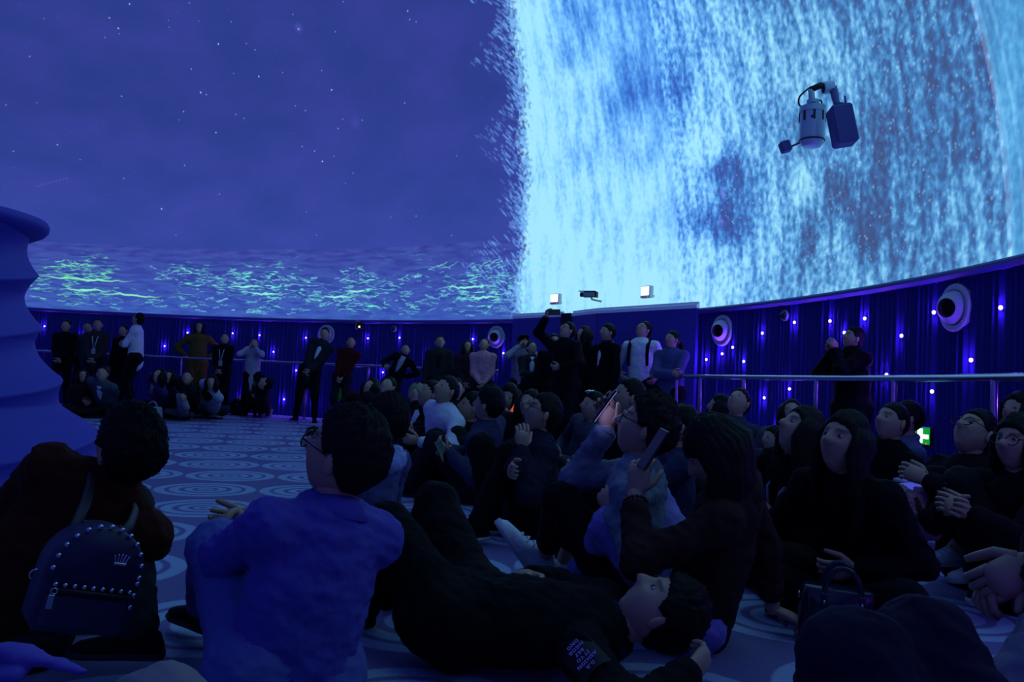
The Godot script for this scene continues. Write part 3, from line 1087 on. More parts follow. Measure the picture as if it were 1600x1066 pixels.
func elbow(a: Vector3, t: Vector3, l1: float, l2: float, hint: Vector3) -> Array:
	# two-bone reach: [joint, end]
	var d := t - a
	var len := clampf(d.length(), 0.05, (l1 + l2) * 0.995)
	d = d.normalized()
	var end := a + d * len
	var x := (l1 * l1 - l2 * l2 + len * len) / (2.0 * len)
	var h := sqrt(maxf(l1 * l1 - x * x, 0.0))
	var side := (hint - d * hint.dot(d)).normalized()
	return [a + d * x + side * h, end]

func skull(d: Vector3) -> Vector3:
	var q := Vector3(d.x * 0.077, d.y * 0.118, d.z * (0.094 if d.z > 0.0 else 0.103))
	if d.y < 0.0:
		var t := -d.y
		q.x *= 1.0 - 0.30 * t * t
		if d.z < 0.0:
			q.z *= 1.0 - 0.55 * t
	return q

func bump(x: float, w: float) -> float:
	return exp(-(x / w) * (x / w))

func add_head(mb: MB, t: Transform3D, fine: bool, skin: Color, lips: Color, brow: Color) -> void:
	var nu := 44 if fine else 22
	var nv := 34 if fine else 18
	var first := mb.v.size()
	for j in nv + 1:
		var th := -PI / 2 + PI * j / nv
		for i in nu:
			var u := TAU * i / nu - PI
			var a := u - 0.45 * sin(u)
			var d := Vector3(sin(a) * cos(th), sin(th), cos(a) * cos(th))
			var q := skull(d)
			mb.col = skin
			if d.z > 0.15:
				var X := q.x
				var Y := q.y
				var n := smoothstep(0.032, -0.020, Y) * (1.0 - smoothstep(-0.022, -0.038, Y))
				q.z += 0.027 * n * bump(X, 0.011 + 0.007 * n)
				q.z -= 0.010 * (bump(X - 0.031, 0.016) + bump(X + 0.031, 0.016)) * bump(Y - 0.010, 0.012)
				q.z += 0.005 * bump(absf(X) - 0.028, 0.02) * bump(Y - 0.031, 0.009)
				q.z += 0.007 * bump(X, 0.020) * bump(Y + 0.053, 0.012) - 0.005 * bump(X, 0.02) * bump(Y + 0.053, 0.004)
				q.z += 0.008 * bump(X, 0.022) * bump(Y + 0.096, 0.014)
				q.z += 0.004 * bump(absf(X) - 0.042, 0.018) * bump(Y + 0.020, 0.02)
				if bump(X, 0.022) * bump(Y + 0.053, 0.010) > 0.5:
					mb.col = lips
				elif absf(Y - 0.032) < 0.007 and absf(X) > 0.014 and absf(X) < 0.050:
					mb.col = brow
			mb.p(t * q)
	for j in nv:
		for i in nu:
			var a := first + j * nu + i
			var b := first + j * nu + (i + 1) % nu
			mb.quad(a, a + nu, b + nu, b)
	for sd in [-1, 1]:
		mb.col = skin
		mb.ell(t * Transform3D(Basis(Vector3.UP, sd * 0.35) * Basis.from_scale(Vector3(0.010, 0.031, 0.018)), Vector3(sd * 0.079, -0.006, -0.004)), 8, 6)
		if fine:
			mb.col = Color(0.30, 0.29, 0.28)
			mb.ell(t * Transform3D(Basis.from_scale(Vector3(0.0130, 0.0065, 0.010)), Vector3(sd * 0.031, 0.010, 0.0745)), 10, 8)
			mb.col = Color(0.015, 0.012, 0.01)
			mb.ell(t * Transform3D(Basis.from_scale(Vector3(0.0060, 0.0060, 0.004)), Vector3(sd * 0.031, 0.011, 0.0825)), 8, 6)
		else:
			mb.col = Color(0.03, 0.025, 0.02)
			mb.ell(t * Transform3D(Basis.from_scale(Vector3(0.012, 0.006, 0.006)), Vector3(sd * 0.031, 0.010, 0.080)), 6, 4)

func hairline(a: float, style: String) -> float:
	a = absf(a)
	var xs := [0.0, 0.55, 0.95, 1.25, 1.5, 1.75, 2.2, 3.2]
	var ys := [0.52, 0.48, 0.36, 0.06, 0.12, -0.22, -0.50, -0.62]
	if style in ["long", "bob", "pony", "fringe"]:
		ys = [0.50, 0.44, 0.20, -0.35, -0.62, -0.72, -0.75, -0.80]
	if style == "fringe":
		ys[0] = 0.22; ys[1] = 0.22; ys[2] = 0.10
	if style == "pony":
		ys = [0.50, 0.46, 0.34, 0.10, 0.05, -0.25, -0.50, -0.62]
	for i in 7:
		if a <= xs[i + 1]:
			return lerpf(ys[i], ys[i + 1], (a - xs[i]) / (xs[i + 1] - xs[i]))
	return -0.62

func add_hair(mb: MB, t: Transform3D, fine: bool, style: String, sd: float) -> void:
	var th: float = {"short": 0.13, "thick": 0.24, "buzz": 0.055, "bob": 0.17, "long": 0.13, "pony": 0.11, "fringe": 0.17, "curly": 0.30}.get(style, 0.13)
	var nu := 92 if fine else 28
	var nv := 54 if fine else 20
	var first := mb.v.size()
	for j in nv + 1:
		var e := -PI / 2 + PI * j / nv
		for i in nu:
			var a := TAU * i / nu - PI
			var d := Vector3(sin(a) * cos(e), sin(e), cos(a) * cos(e))
			var q := skull(d)
			var line := hairline(a, style)
			var m := smoothstep(line - 0.05, line + 0.07, d.y + 0.05 * fnl.get_noise_3d(d.x * 9.0 + sd, d.y * 3.0, d.z * 9.0))
			var nz := fnl.get_noise_3d(d.x * 3.6 + sd, d.y * 2.6 + sd, d.z * 3.6) * 0.7 + fnl.get_noise_3d(d.x * 13.0 + sd, d.y * 5.0 + d.x * 3.0, d.z * 13.0) * (0.75 if fine else 0.35)
			if style == "curly":
				nz += fnl.get_noise_3d(d.x * 12.0 + sd, d.y * 12.0, d.z * 12.0) * 0.6
			var full := 1.0 + th * (0.85 + 0.45 * nz) * (0.75 + 0.35 * maxf(d.y, 0.0))
			mb.p(t * (q * lerpf(0.90, full, m)))
	for j in nv:
		for i in nu:
			var a := first + j * nu + i
			var b := first + j * nu + (i + 1) % nu
			mb.quad(a, a + nu, b + nu, b)

func add_hand(mb: MB, w: Vector3, dir: Vector3, palm: Vector3, side: float, s: float, curl: float, sides := 6) -> void:
	dir = dir.normalized()
	palm = (palm - dir * palm.dot(dir)).normalized()
	var T := dir.cross(palm) * -side
	mb.tube([w - dir * 0.03 * s, w, w + dir * 0.035 * s + T * 0.004, w + dir * 0.070 * s, w + dir * 0.092 * s], [0.027 * s, 0.028 * s, 0.038 * s, 0.042 * s, 0.038 * s], sides + 2, palm, 2.1)
	var off := [0.031, 0.011, -0.010, -0.029]
	var ln := [0.072, 0.080, 0.075, 0.058]
	for f in 4:
		var c: float = curl * (0.9 + 0.12 * f)
		var p: Vector3 = w + (dir * 0.082 + T * off[f]) * s
		var pts := [p]
		var ang: float = c * 0.45
		for g in 3:
			var d: Vector3 = dir * cos(ang) + palm * sin(ang) + T * off[f] * 1.2
			p += d.normalized() * ln[f] * s * [0.45, 0.31, 0.24][g]
			pts.append(p)
			ang += c * 0.75
		mb.tube(pts, [0.0098 * s, 0.0092 * s, 0.0084 * s, 0.0062 * s], sides)
	var b := w + (dir * 0.022 + T * 0.026) * s
	var d1 := (dir * 0.75 + T * 0.75 + palm * 0.35).normalized()
	var d2 := (dir * 0.95 + T * 0.25 + palm * (0.3 + 0.4 * curl)).normalized()
	mb.tube([b, b + d1 * 0.040 * s, b + d1 * 0.040 * s + d2 * 0.034 * s, b + d1 * 0.04 * s + d2 * 0.060 * s], [0.014 * s, 0.0115 * s, 0.010 * s, 0.007 * s], sides)

func add_shoe(up_mb: MB, sole_mb: MB, ankle: Vector3, f: Vector3, up: Vector3, s: float) -> void:
	f = f.normalized()
	up = (up - f * up.dot(f)).normalized()
	var x := f.cross(up)
	var o := ankle - up * 0.080 * s
	var zs := [-0.075, -0.062, -0.02, 0.03, 0.08, 0.13, 0.165, 0.185]
	var ws := [0.018, 0.032, 0.036, 0.037, 0.043, 0.045, 0.034, 0.012]
	var hs := [0.045, 0.075, 0.105, 0.085, 0.062, 0.050, 0.042, 0.028]
	var n := 12
	for kind in 2:
		var mb := sole_mb if kind else up_mb
		var first := mb.v.size()
		for i in 8:
			for k in n:
				var a := TAU * k / n
				var wx: float = ws[i] * (1.10 if kind else 1.0)
				var h: float = 0.026 if kind else hs[i]
				var cx := signf(cos(a)) * pow(absf(cos(a)), 0.7) * wx
				var cy := 0.5 * h + signf(sin(a)) * pow(absf(sin(a)), 0.6) * 0.5 * h
				if not kind:
					cx *= 1.0 - 0.35 * clampf((cy - 0.03) / 0.07, 0.0, 1.0)
				mb.p(o + (x * cx + up * cy + f * zs[i] * (1.04 if kind else 1.0)) * s)
		for i in 7:
			for k in n:
				var a := first + i * n + k
				var b := first + i * n + (k + 1) % n
				mb.quad(a, a + n, b + n, b)
		for e in 2:
			var base := first + (7 * n if e else 0)
			var c := mb.p((mb.v[base] + mb.v[base + n / 2]) * 0.5)
			for k in n:
				if e:
					mb.tri(c, base + (k + 1) % n, base + k)
				else:
					mb.tri(c, base + k, base + (k + 1) % n)

const SKIN := Color(0.36, 0.22, 0.145)

func V(a) -> Vector3:
	return Vector3(a[0], a[1], a[2])

func person(S: Dictionary) -> Node3D:
	var at := Vector3(S.at[0], 0, S.at[1])
	var o := thing("person", S.label, "person", at, S.get("group", ""))
	var H: float = S.get("H", 1.70)
	var s := H / 1.70
	var cell: float = S.get("cell", 0.024)
	var fine := cell < 0.017
	var fat: float = S.get("fat", 1.0)
	var yaw := deg_to_rad(S.yaw)
	var F: Vector3 = V(S.F) if S.has("F") else Vector3(sin(yaw), 0, cos(yaw))
	var P: Vector3 = V(S.P) if S.has("P") else Vector3(0, 0.93 * s, 0)
	var look: Array = S.get("look", [S.yaw, 15.0, 0.0])
	var HB := Basis(Vector3.UP, deg_to_rad(look[0])) * Basis(Vector3.RIGHT, -deg_to_rad(look[1])) * Basis(Vector3.BACK, deg_to_rad(look[2]))
	var HC: Vector3
	if S.has("hc"):
		HC = V(S.hc)
	else:
		HC = P + Vector3(0, 0.66 * s, 0) + V(S.get("lean", [0, 0, 0]))
	var U := (HC - HB.y * 0.05 * s - P).normalized()
	var N := HC - HB.y * 0.095 * s - U * 0.050 * s - HB.z * 0.022 * s
	U = (N - P).normalized()
	var Ff := (F - U * F.dot(U)).normalized()
	var L := U.cross(Ff)
	var span := P.distance_to(N)
	var shw: float = S.get("sh", 0.172) * s
	var sh := [N - U * 0.055 * s + L * shw, N - U * 0.055 * s - L * shw]
	var hip := [P + L * 0.088 * s, P - L * 0.088 * s]
	# limbs
	var hands := []
	var elb := []
	var ank := []
	var kne := []
	var free := []
	for e in 2:
		var sg := 1.0 - 2.0 * e
		var hk := "lh" if e == 0 else "rh"
		var target: Vector3 = V(S[hk]) if S.has(hk) else P + L * sg * 0.24 * s + Ff * 0.06 - Vector3(0, 0.10 * s, 0)
		var hint: Vector3 = V(S[hk + "_e"]) if S.has(hk + "_e") else L * sg * 0.7 - Ff * 0.6 - U * 0.5
		var r := elbow(sh[e], target, 0.285 * s, 0.255 * s, hint)
		elb.append(r[0]); hands.append(r[1])
		free.append(S.has(hk))
		var fk := "lf" if e == 0 else "rf"
		var ft: Vector3 = V(S[fk]) if S.has(fk) else Vector3(P.x, 0, P.z) + L * sg * 0.10 * s + Vector3(0, 0.085 * s, 0)
		var kh: Vector3 = V(S[fk + "_k"]) if S.has(fk + "_k") else Ff * 1.0 + Vector3(0, 0.6, 0) + L * sg * 0.2
		r = elbow(hip[e], ft, 0.435 * s, 0.42 * s, kh)
		if S.has(fk + "_at"):      # knee placed outright
			r = [V(S[fk + "_at"]), ft]
		kne.append(r[0]); ank.append(r[1])
	# clothes
	var w := fat * s
	var mid := P.lerp(N, 0.48)
	var hem: float = S.get("hem", 0.05)
	var top := [bone(P - U * hem * s, mid, 0.150 * w, 0.142 * w, Ff, 1.32), bone(mid, N - U * 0.10 * s, 0.146 * w, 0.150 * w, Ff, 1.42), bone(sh[0], sh[1], 0.060 * w, 0.060 * w), bone(N - U * 0.06 * s, N - U * 0.02 * s, 0.085 * s, 0.066 * s)]
	if S.get("jacket", true):
		top[0] = bone(P - U * hem * s, mid, 0.165 * w, 0.155 * w, Ff, 1.30)
	var bare: float = S.get("sleeve", 1.0)
	for e in 2:
		var up_r := 0.060 * w if S.get("jacket", true) else 0.053 * w
		top.append(bone(sh[e], elb[e], up_r, up_r * 0.88))
		if bare > 0.55:
			top.append(bone(elb[e], elb[e].lerp(hands[e], 0.9 * bare), up_r * 0.88, up_r * 0.74))
	var mt := MB.new()
	snet(mt, top, cell, 0.036, 0.012 if fine else 0.007, 9.0)
	var shirt := obj(S.get("top_name", "jacket"), mt, cloth(S.top), o)
	var leg := [bone(hip[0], hip[1], 0.118 * w, 0.118 * w, U, 1.0)]
	var cuff: float = S.get("cuff", 0.95)
	for e in 2:
		leg.append(bone(hip[e], kne[e], 0.096 * w, 0.070 * w))
		leg.append(bone(kne[e], kne[e].lerp(ank[e], cuff), 0.067 * w, 0.050 * w))
	var ml := MB.new()
	snet(ml, leg, cell, 0.036, 0.010 if fine else 0.006, 8.0)
	obj(S.get("leg_name", "trousers"), ml, cloth(S.leg), o)
	# body: one skin surface under the clothes, with head and hands
	var sk: Color = S.get("skin", SKIN)
	var mb := MB.new()
	mb.col = sk
	var nb := HC - HB.y * 0.055 * s - HB.z * 0.012 * s
	var bd := [bone(N - U * 0.06 * s, nb, 0.056 * s, 0.052 * s), bone(P, mid, 0.105 * s, 0.10 * s, Ff, 1.2), bone(mid, N - U * 0.1 * s, 0.10 * s, 0.10 * s, Ff, 1.3), bone(sh[0], sh[1], 0.042 * s, 0.042 * s)]
	for e in 2:
		bd.append(bone(sh[e], elb[e], 0.040 * s, 0.037 * s))
		bd.append(bone(elb[e], hands[e], 0.038 * s, 0.026 * s))
		bd.append(bone(hip[e], kne[e], 0.07 * s, 0.050 * s))
		bd.append(bone(kne[e], ank[e], 0.048 * s, 0.034 * s))
	snet(mb, bd, cell * (1.15 if fine else 1.1), 0.03)
	var ht := Transform3D(HB.scaled(Vector3.ONE * s * 1.02), HC)
	add_head(mb, ht, fine, sk, sk * Color(0.9, 0.62, 0.62), sk * 0.25)
	mb.col = sk
	var curl: float = S.get("curl", 0.95)
	for e in 2:
		var sg := 1.0 - 2.0 * e
		var hk := "lh" if e == 0 else "rh"
		var d: Vector3 = V(S[hk + "_d"]) if S.has(hk + "_d") else (hands[e] - elb[e])
		var palm: Vector3 = V(S[hk + "_p"]) if S.has(hk + "_p") else -L * sg
		add_hand(mb, hands[e], d, palm, sg, s, curl, 8 if fine else 5)
	var bm := plain("skin", Color(1, 1, 1), 0.62)
	bm.vertex_color_use_as_albedo = true
	obj("body", mb, bm, o)
	if fine:
		for e in 2:
			var mcf := MB.new()
			var ax: Vector3 = (hands[e] - elb[e]).normalized()
			var c0: Vector3 = elb[e].lerp(hands[e], 0.9 * bare)
			if bare > 0.55:
				mcf.tube([c0 - ax * 0.045, c0 - ax * 0.01, c0 + ax * 0.022, c0 + ax * 0.030, c0 + ax * 0.006], [0.043 * w, 0.046 * w, 0.044 * w, 0.036 * w, 0.032 * w], 16, Vector3.ZERO, 1.0, false)
				obj("cuff", mcf, cloth(S.top), o)
	# hair or hat
	var style: String = S.get("hair", "short")
	var hcol: Color = S.get("hair_col", Color(0.05, 0.045, 0.045))
	var hm := cloth(hcol, "hair")
	hm.roughness = 0.6
	var mh := MB.new()
	add_hair(mh, ht, fine, style, at.x * 3.0 + at.z)
	if style in ["long", "bob", "fringe"]:
		# locks that leave the crown, follow the skull and hang
		var down: float = {"long": 0.30, "bob": 0.07, "fringe": 0.20}[style]
		var n_lock := 19 if fine else 9
		for i in n_lock:
			var a := lerpf(1.15, TAU - 1.15, float(i) / (n_lock - 1))
			var jit := fnl.get_noise_2d(i * 7.3, at.x * 9.0)
			var pts := []
			for q in [[0.55, 1.04], [0.1, 1.13], [-0.35, 1.17]]:
				var el: float = q[0]
				pts.append(ht * (skull(Vector3(sin(a) * cos(el), sin(el), cos(a) * cos(el))) * q[1]))
			var outw: Vector3 = HB * Vector3(sin(a), 0, cos(a))
			outw.y = 0
			var tip: Vector3 = pts[2] + (Vector3(0, -0.06 - down * (0.75 + 0.3 * jit) * (1.0 if cos(a) < 0.2 else 0.8), 0) + outw * (0.0 if style == "long" else -0.015)) * s
			pts.append(pts[2].lerp(tip, 0.5) + outw * 0.012 * s)
			pts.append(tip)
			var wdt := (0.024 if fine else 0.042) * s * (1.0 + 0.3 * jit)
			mh.tube(pts, [wdt * 0.6, wdt, wdt * 1.1, wdt, wdt * 0.3], 7 if fine else 6, outw.normalized(), 1.5)
	elif style == "pony":
		var c0 := HC + HB * Vector3(0, 0.01, -0.10) * s
		mh.tube([c0, c0 + (-HB.z * 0.06 + Vector3(0, -0.02, 0)) * s, c0 + (-HB.z * 0.06 + Vector3(0, -0.14, 0)) * s, c0 + (-HB.z * 0.03 + Vector3(0, -0.26, 0)) * s], [0.025 * s, 0.038 * s, 0.034 * s, 0.012 * s], 10)
	obj("hair", mh, hm, o)
	if S.get("cap", "") != "":
		var mc := MB.new()
		var crown := HB.scaled(Vector3.ONE * s)
		mc.ell(Transform3D(crown * Basis.from_scale(Vector3(0.094, 0.105, 0.112)), HC + HB.y * 0.030 * s - HB.z * 0.012 * s), 18, 12)
		if S.cap == "brim":
			mc.tube([HC + HB * Vector3(0, 0.050, 0.06) * s, HC + HB * Vector3(0, 0.045, 0.12) * s, HC + HB * Vector3(0, 0.035, 0.165) * s], [0.078 * s, 0.072 * s, 0.045 * s], 12, HB.y, 8.0)
		obj("cap", mc, cloth(S.cap_col), o)
	# collar
	if S.get("collar", true):
		var mk := MB.new()
		var ct := Transform3D(Basis(L, U, Ff) * Basis(Vector3.RIGHT, 0.28), N + U * (0.004 if fine else 0.014) * s)
		if fine:
			mk.lathe(ct, [Vector2(0.060 * s, -0.02 * s), Vector2(0.062 * s, 0.030 * s), Vector2(0.068 * s, 0.036 * s), Vector2(0.078 * s, 0.020 * s), Vector2(0.094 * s, -0.022 * s), Vector2(0.088 * s, -0.026 * s), Vector2(0.07 * s, 0.0)], 28, false)
		else:
			mk.ring(ct, 0.066 * s, 0.019 * s, 20, 8)
		obj("collar", mk, cloth(S.get("collar_col", S.top)), o)
	if S.has("shirt"):      # lighter shirt showing in the open front
		var mf := MB.new()
		var c := N - U * 0.13 * s + Ff * 0.098 * w
		var wd: float = S.get("shirt_w", 0.055) * s
		mf.tube([N + Ff * 0.062 * s - U * 0.005 * s, c, c - U * 0.13 * s + Ff * 0.016 * w, c - U * 0.24 * s + Ff * 0.014 * w], [wd * 0.95, wd * 0.9, wd * 0.55, wd * 0.12], 10, Ff, 1.6)
		obj("shirt_front", mf, cloth(S.shirt), o)
	if S.has("lanyard"):
		var my := MB.new()
		var c := N - U * 0.30 * s + Ff * 0.155 * w
		for e in [-1, 1]:
			my.tube([N + L * 0.060 * e * s - U * 0.01, N + L * 0.045 * e * s + Ff * 0.125 * w - U * 0.10 * s, c + L * 0.008 * e], [0.006 * s, 0.008 * s, 0.006 * s], 5)
		obj("lanyard", my, cloth(S.lanyard), o)
		my = MB.new()
		my.box(Transform3D(Basis(L, U, Ff), c - U * 0.055 + Ff * 0.006), Vector3(0.07, 0.10, 0.004), 0.002)
		obj("badge", my, cloth(Color(0.6, 0.62, 0.66)), o)
	if S.get("glasses", false):
		var mg := MB.new()
		for e in [-1, 1]:
			mg.ring(ht * Transform3D(Basis(Vector3.RIGHT, PI / 2) * Basis.from_scale(Vector3(1.15, 1, 0.92)), Vector3(e * 0.033, 0.006, 0.098)), 0.024, 0.0024, 18, 5)
			mg.tube([ht * Vector3(e * 0.060, 0.010, 0.096), ht * Vector3(e * 0.080, 0.012, 0.05), ht * Vector3(e * 0.083, 0.006, -0.01)], [0.0026, 0.0024, 0.0022], 5)
		mg.tube([ht * Vector3(-0.010, 0.010, 0.101), ht * Vector3(0.010, 0.010, 0.101)], [0.0024, 0.0024], 5)
		obj("glasses", mg, plain("spectacle_frame", Color(0.02, 0.02, 0.025), 0.35), o)
	# shoes
	if S.get("shoes", true):
		var fwd := F
		for e in 2:
			var fk := "lf" if e == 0 else "rf"
			var fd: Vector3 = V(S[fk + "_d"]) if S.has(fk + "_d") else (F + L * (0.25 - 0.5 * e)).normalized()
			var fu: Vector3 = V(S[fk + "_u"]) if S.has(fk + "_u") else Vector3.UP
			var a := MB.new()
			var b := MB.new()
			var ss: float = s * S.get("shoe_s", 1.0)
			add_shoe(a, b, ank[e], fd, fu, ss)
			var sh_o := obj("shoe", a, cloth(S.get("shoe", Color(0.06, 0.06, 0.07)), "leather"), o)
			if fine and S.get("sole", false):      # laces across the instep
				var ml2 := MB.new()
				fd = fd.normalized()
				fu = (fu - fd * fu.dot(fd)).normalized()
				var fx := fd.cross(fu)
				for i in 4:
					var c: Vector3 = ank[e] - fu * (0.080 - 0.088 + 0.010 * i) * ss + fd * (0.035 + 0.024 * i) * ss
					ml2.tube([c - fx * 0.026 * ss - fu * 0.012 * ss, c + fu * 0.003 * ss, c + fx * 0.026 * ss - fu * 0.012 * ss], [0.0035 * ss, 0.004 * ss, 0.0035 * ss], 5)
				obj("laces", ml2, cloth(Color(0.8, 0.82, 0.86)), sh_o)
			obj("sole", b, plain("sole_light" if S.get("sole", false) else "sole_dark", Color(0.62, 0.64, 0.68) if S.get("sole", false) else Color(0.07, 0.07, 0.08), 0.8), sh_o)
	o.set_meta("hands", hands)
	o.set_meta("elbows", elb)
	o.set_meta("neck", N)
	o.set_meta("shoulders", sh)
	o.set_meta("axes", [L, U, Ff])
	o.set_meta("head", ht)
	o.set_meta("arm_r", 0.060 * w)
	return o

# ---------------------------------------------------------------- bags, phones and other carried things
func pillow(mb: MB, t: Transform3D, outline: Array, layers: Array) -> void:
	# stack of scaled outlines along z: [z, scale]
	var n := outline.size()
	var mid := Vector2.ZERO
	for q in outline:
		mid += q / n
	var first := mb.v.size()
	for l in layers:
		for q in outline:
			var w: Vector2 = mid + (q - mid) * l[1]
			mb.p(t * Vector3(w.x, w.y, l[0]))
	for j in layers.size() - 1:
		for i in n:
			var a := first + j * n + i
			var b := first + j * n + (i + 1) % n
			mb.quad(a, a + n, b + n, b)
	for e in 2:
		var row := first + ((layers.size() - 1) * n if e else 0)
		var c := mb.p(t * Vector3(mid.x, mid.y, layers[-1 if e else 0][0]))
		for i in n:
			if e:
				mb.tri(c, row + (i + 1) % n, row + i)
			else:
				mb.tri(c, row + i, row + (i + 1) % n)

func arch(w: float, h: float, top: float, n := 14) -> Array:
	# outline with an arched top, wound one way round
	var o := [Vector2(-w / 2 + 0.02, 0), Vector2(w / 2 - 0.02, 0), Vector2(w / 2, 0.025)]
	for i in n + 1:
		var a := PI * i / n
		o.append(Vector2(cos(a) * w / 2, h - top + sin(a) * top))
	o.append(Vector2(-w / 2, 0.025))
	return o

func phone(label: String, at: Vector3, b: Basis, lit := Color(0, 0, 0), energy := 0.0) -> void:
	var o := thing("phone", label, "phone", at)
	o.basis = b
	var mb := MB.new()
	mb.box(Transform3D.IDENTITY, Vector3(0.074, 0.150, 0.009), 0.003)
	obj("case", mb, plain("phone_case", Color(0.03, 0.03, 0.04), 0.35), o)
	mb = MB.new()
	mb.box(Transform3D(Basis.IDENTITY, Vector3(0, 0, 0.0048)), Vector3(0.067, 0.140, 0.001), 0.0003)
	if energy > 0.0:
		obj("screen", mb, glow("phone_screen" + lit.to_html(), lit, energy), o)
		var p := AreaLight3D.new()
		p.name = "screen_light_source"
		p.area_size = Vector2(0.066, 0.138)
		p.light_color = lit
		p.light_energy = energy * 0.002
		p.area_range = 20.0
		p.shadow_enabled = true
		o.add_child(p)
		p.position = Vector3(0, 0, 0.008)
		p.rotation.y = PI
	else:
		obj("screen", mb, plain("phone_glass", Color(0.01, 0.01, 0.015), 0.08), o)

func build_backpack(who: Node3D) -> void:
	var ax: Array = who.get_meta("axes")
	var U: Vector3 = ax[1]
	var back: Vector3 = -ax[2]
	var N: Vector3 = who.get_meta("neck")
	var sh: Array = who.get_meta("shoulders")
	var base := Vector3(-1.075, 0.200, -2.120)
	var t := Basis(Vector3(0.776, -0.226, -0.589), Vector3(0.195, 0.974, -0.117), Vector3(0.600, -0.024, 0.800))
	var o := thing("backpack", "small navy backpack with silver studs and a crown emblem on the brown jacket", "backpack", base)
	var m := plain("bag_navy", Color(0.085, 0.07, 0.22), 0.55)
	m.uv1_triplanar = true
	m.normal_enabled = true
	m.normal_texture = folds
	m.normal_scale = 0.3
	var dark := plain("bag_dark", Color(0.05, 0.05, 0.07), 0.6)
	var steel := plain("bag_steel", Color(0.75, 0.77, 0.82), 0.25, 1.0)
	o.basis = t
	var mb := MB.new()
	var w := 0.235
	var h := 0.27
	pillow(mb, Transform3D.IDENTITY, arch(w, h, 0.12), [[-0.06, 0.92], [-0.05, 1.0], [0.03, 1.0], [0.05, 0.97], [0.058, 0.90]])
	obj("body", mb, m, o)
	mb = MB.new()
	pillow(mb, Transform3D(Basis.IDENTITY, Vector3(0.0, 0.115, 0.056)), arch(w * 0.90, h * 0.58, 0.10), [[-0.01, 1.0], [0.006, 1.0], [0.012, 0.95]])
	obj("flap", mb, m, o)
	mb = MB.new()
	mb.box(Transform3D(Basis(Vector3.RIGHT, -0.05), Vector3(0, 0.060, 0.058)), Vector3(w * 0.84, 0.088, 0.03), 0.012)
	obj("front_pocket", mb, m, o)
	mb = MB.new()
	mb.tube([Vector3(-w * 0.42, 0.110, 0.072), Vector3(w * 0.42, 0.110, 0.072)], [0.006, 0.006], 6)
	obj("zip", mb, dark, o)
	var stud := MB.new()
	stud.ell(Transform3D(Basis.from_scale(Vector3(0.0065, 0.0065, 0.004)), Vector3.ZERO), 8, 5)
	var sm := stud.mesh()
	var spots := []
	for i in 13:
		var a := PI * i / 12
		spots.append(Vector3(cos(a) * w * 0.43, 0.115 + 0.045 + sin(a) * 0.115, 0.070))
	for i in 3:
		spots.append(Vector3(w * 0.43, 0.155 - i * 0.03 - 0.01, 0.070))
	for i in 9:
		spots.append(Vector3(lerpf(-w * 0.36, w * 0.38, i / 8.0), 0.122, 0.072))
	for p in spots:
		var k := MeshInstance3D.new()
		k.name = "stud"
		k.mesh = sm
		k.material_override = steel
		o.add_child(k, true)
		k.position = p
	mb = MB.new()     # crown emblem: three prongs on a band
	mb.box(Transform3D(Basis.IDENTITY, Vector3(0.045, 0.188, 0.071)), Vector3(0.030, 0.007, 0.004), 0.001)
	for i in 5:
		var fx := 0.045 + (i - 2) * 0.0072
		mb.box(Transform3D(Basis(Vector3.BACK, -(i - 2) * 0.16), Vector3(fx, 0.200 + 0.002 * (2 - absi(i - 2)), 0.071)), Vector3(0.004, 0.020, 0.003), 0.001)
	obj("crown_emblem", mb, steel, o)
	mb = MB.new()
	mb.ring(Transform3D(Basis(Vector3.RIGHT, PI / 2), Vector3(-0.085, 0.108, 0.080)), 0.007, 0.002, 12, 5)
	mb.box(Transform3D(Basis(Vector3.BACK, 0.06), Vector3(-0.086, 0.082, 0.080)), Vector3(0.014, 0.034, 0.003), 0.001)
	obj("zip_pull", mb, steel, o)
	mb = MB.new()
	mb.ring(Transform3D(Basis(Vector3.RIGHT, -PI / 2), Vector3(0, h - 0.005, -0.035)), 0.045, 0.008, 18, 6, PI, TAU)
	obj("top_handle", mb, dark, o)
	var inv := t.inverse()
	for e in 2:
		mb = MB.new()
		var s0: Vector3 = inv * (who.position + sh[e] * 0.72 + sh[1 - e] * 0.28 + U * 0.072 + back * 0.045 - base)
		var s1 := Vector3(0.05 if e == 0 else -0.05, h - 0.03, -0.05)
		if s0.x < 0.0:
			s1.x = -0.06
		else:
			s1.x = 0.06
		mb.tube([s1, s1.lerp(s0, 0.4) + Vector3(0, 0, 0.035), s1.lerp(s0, 0.75) + Vector3(0, 0, 0.03), s0], [0.014, 0.016, 0.016, 0.016], 8, Vector3.BACK, 2.5)
		obj("strap", mb, dark, o)
	for e in [-1, 1]:
		mb = MB.new()
		mb.ring(Transform3D(Basis(Vector3.RIGHT, PI / 2), Vector3(e * w * 0.5, 0.12, -0.02)), 0.012, 0.003, 14, 5)
		obj("side_ring", mb, steel, o)

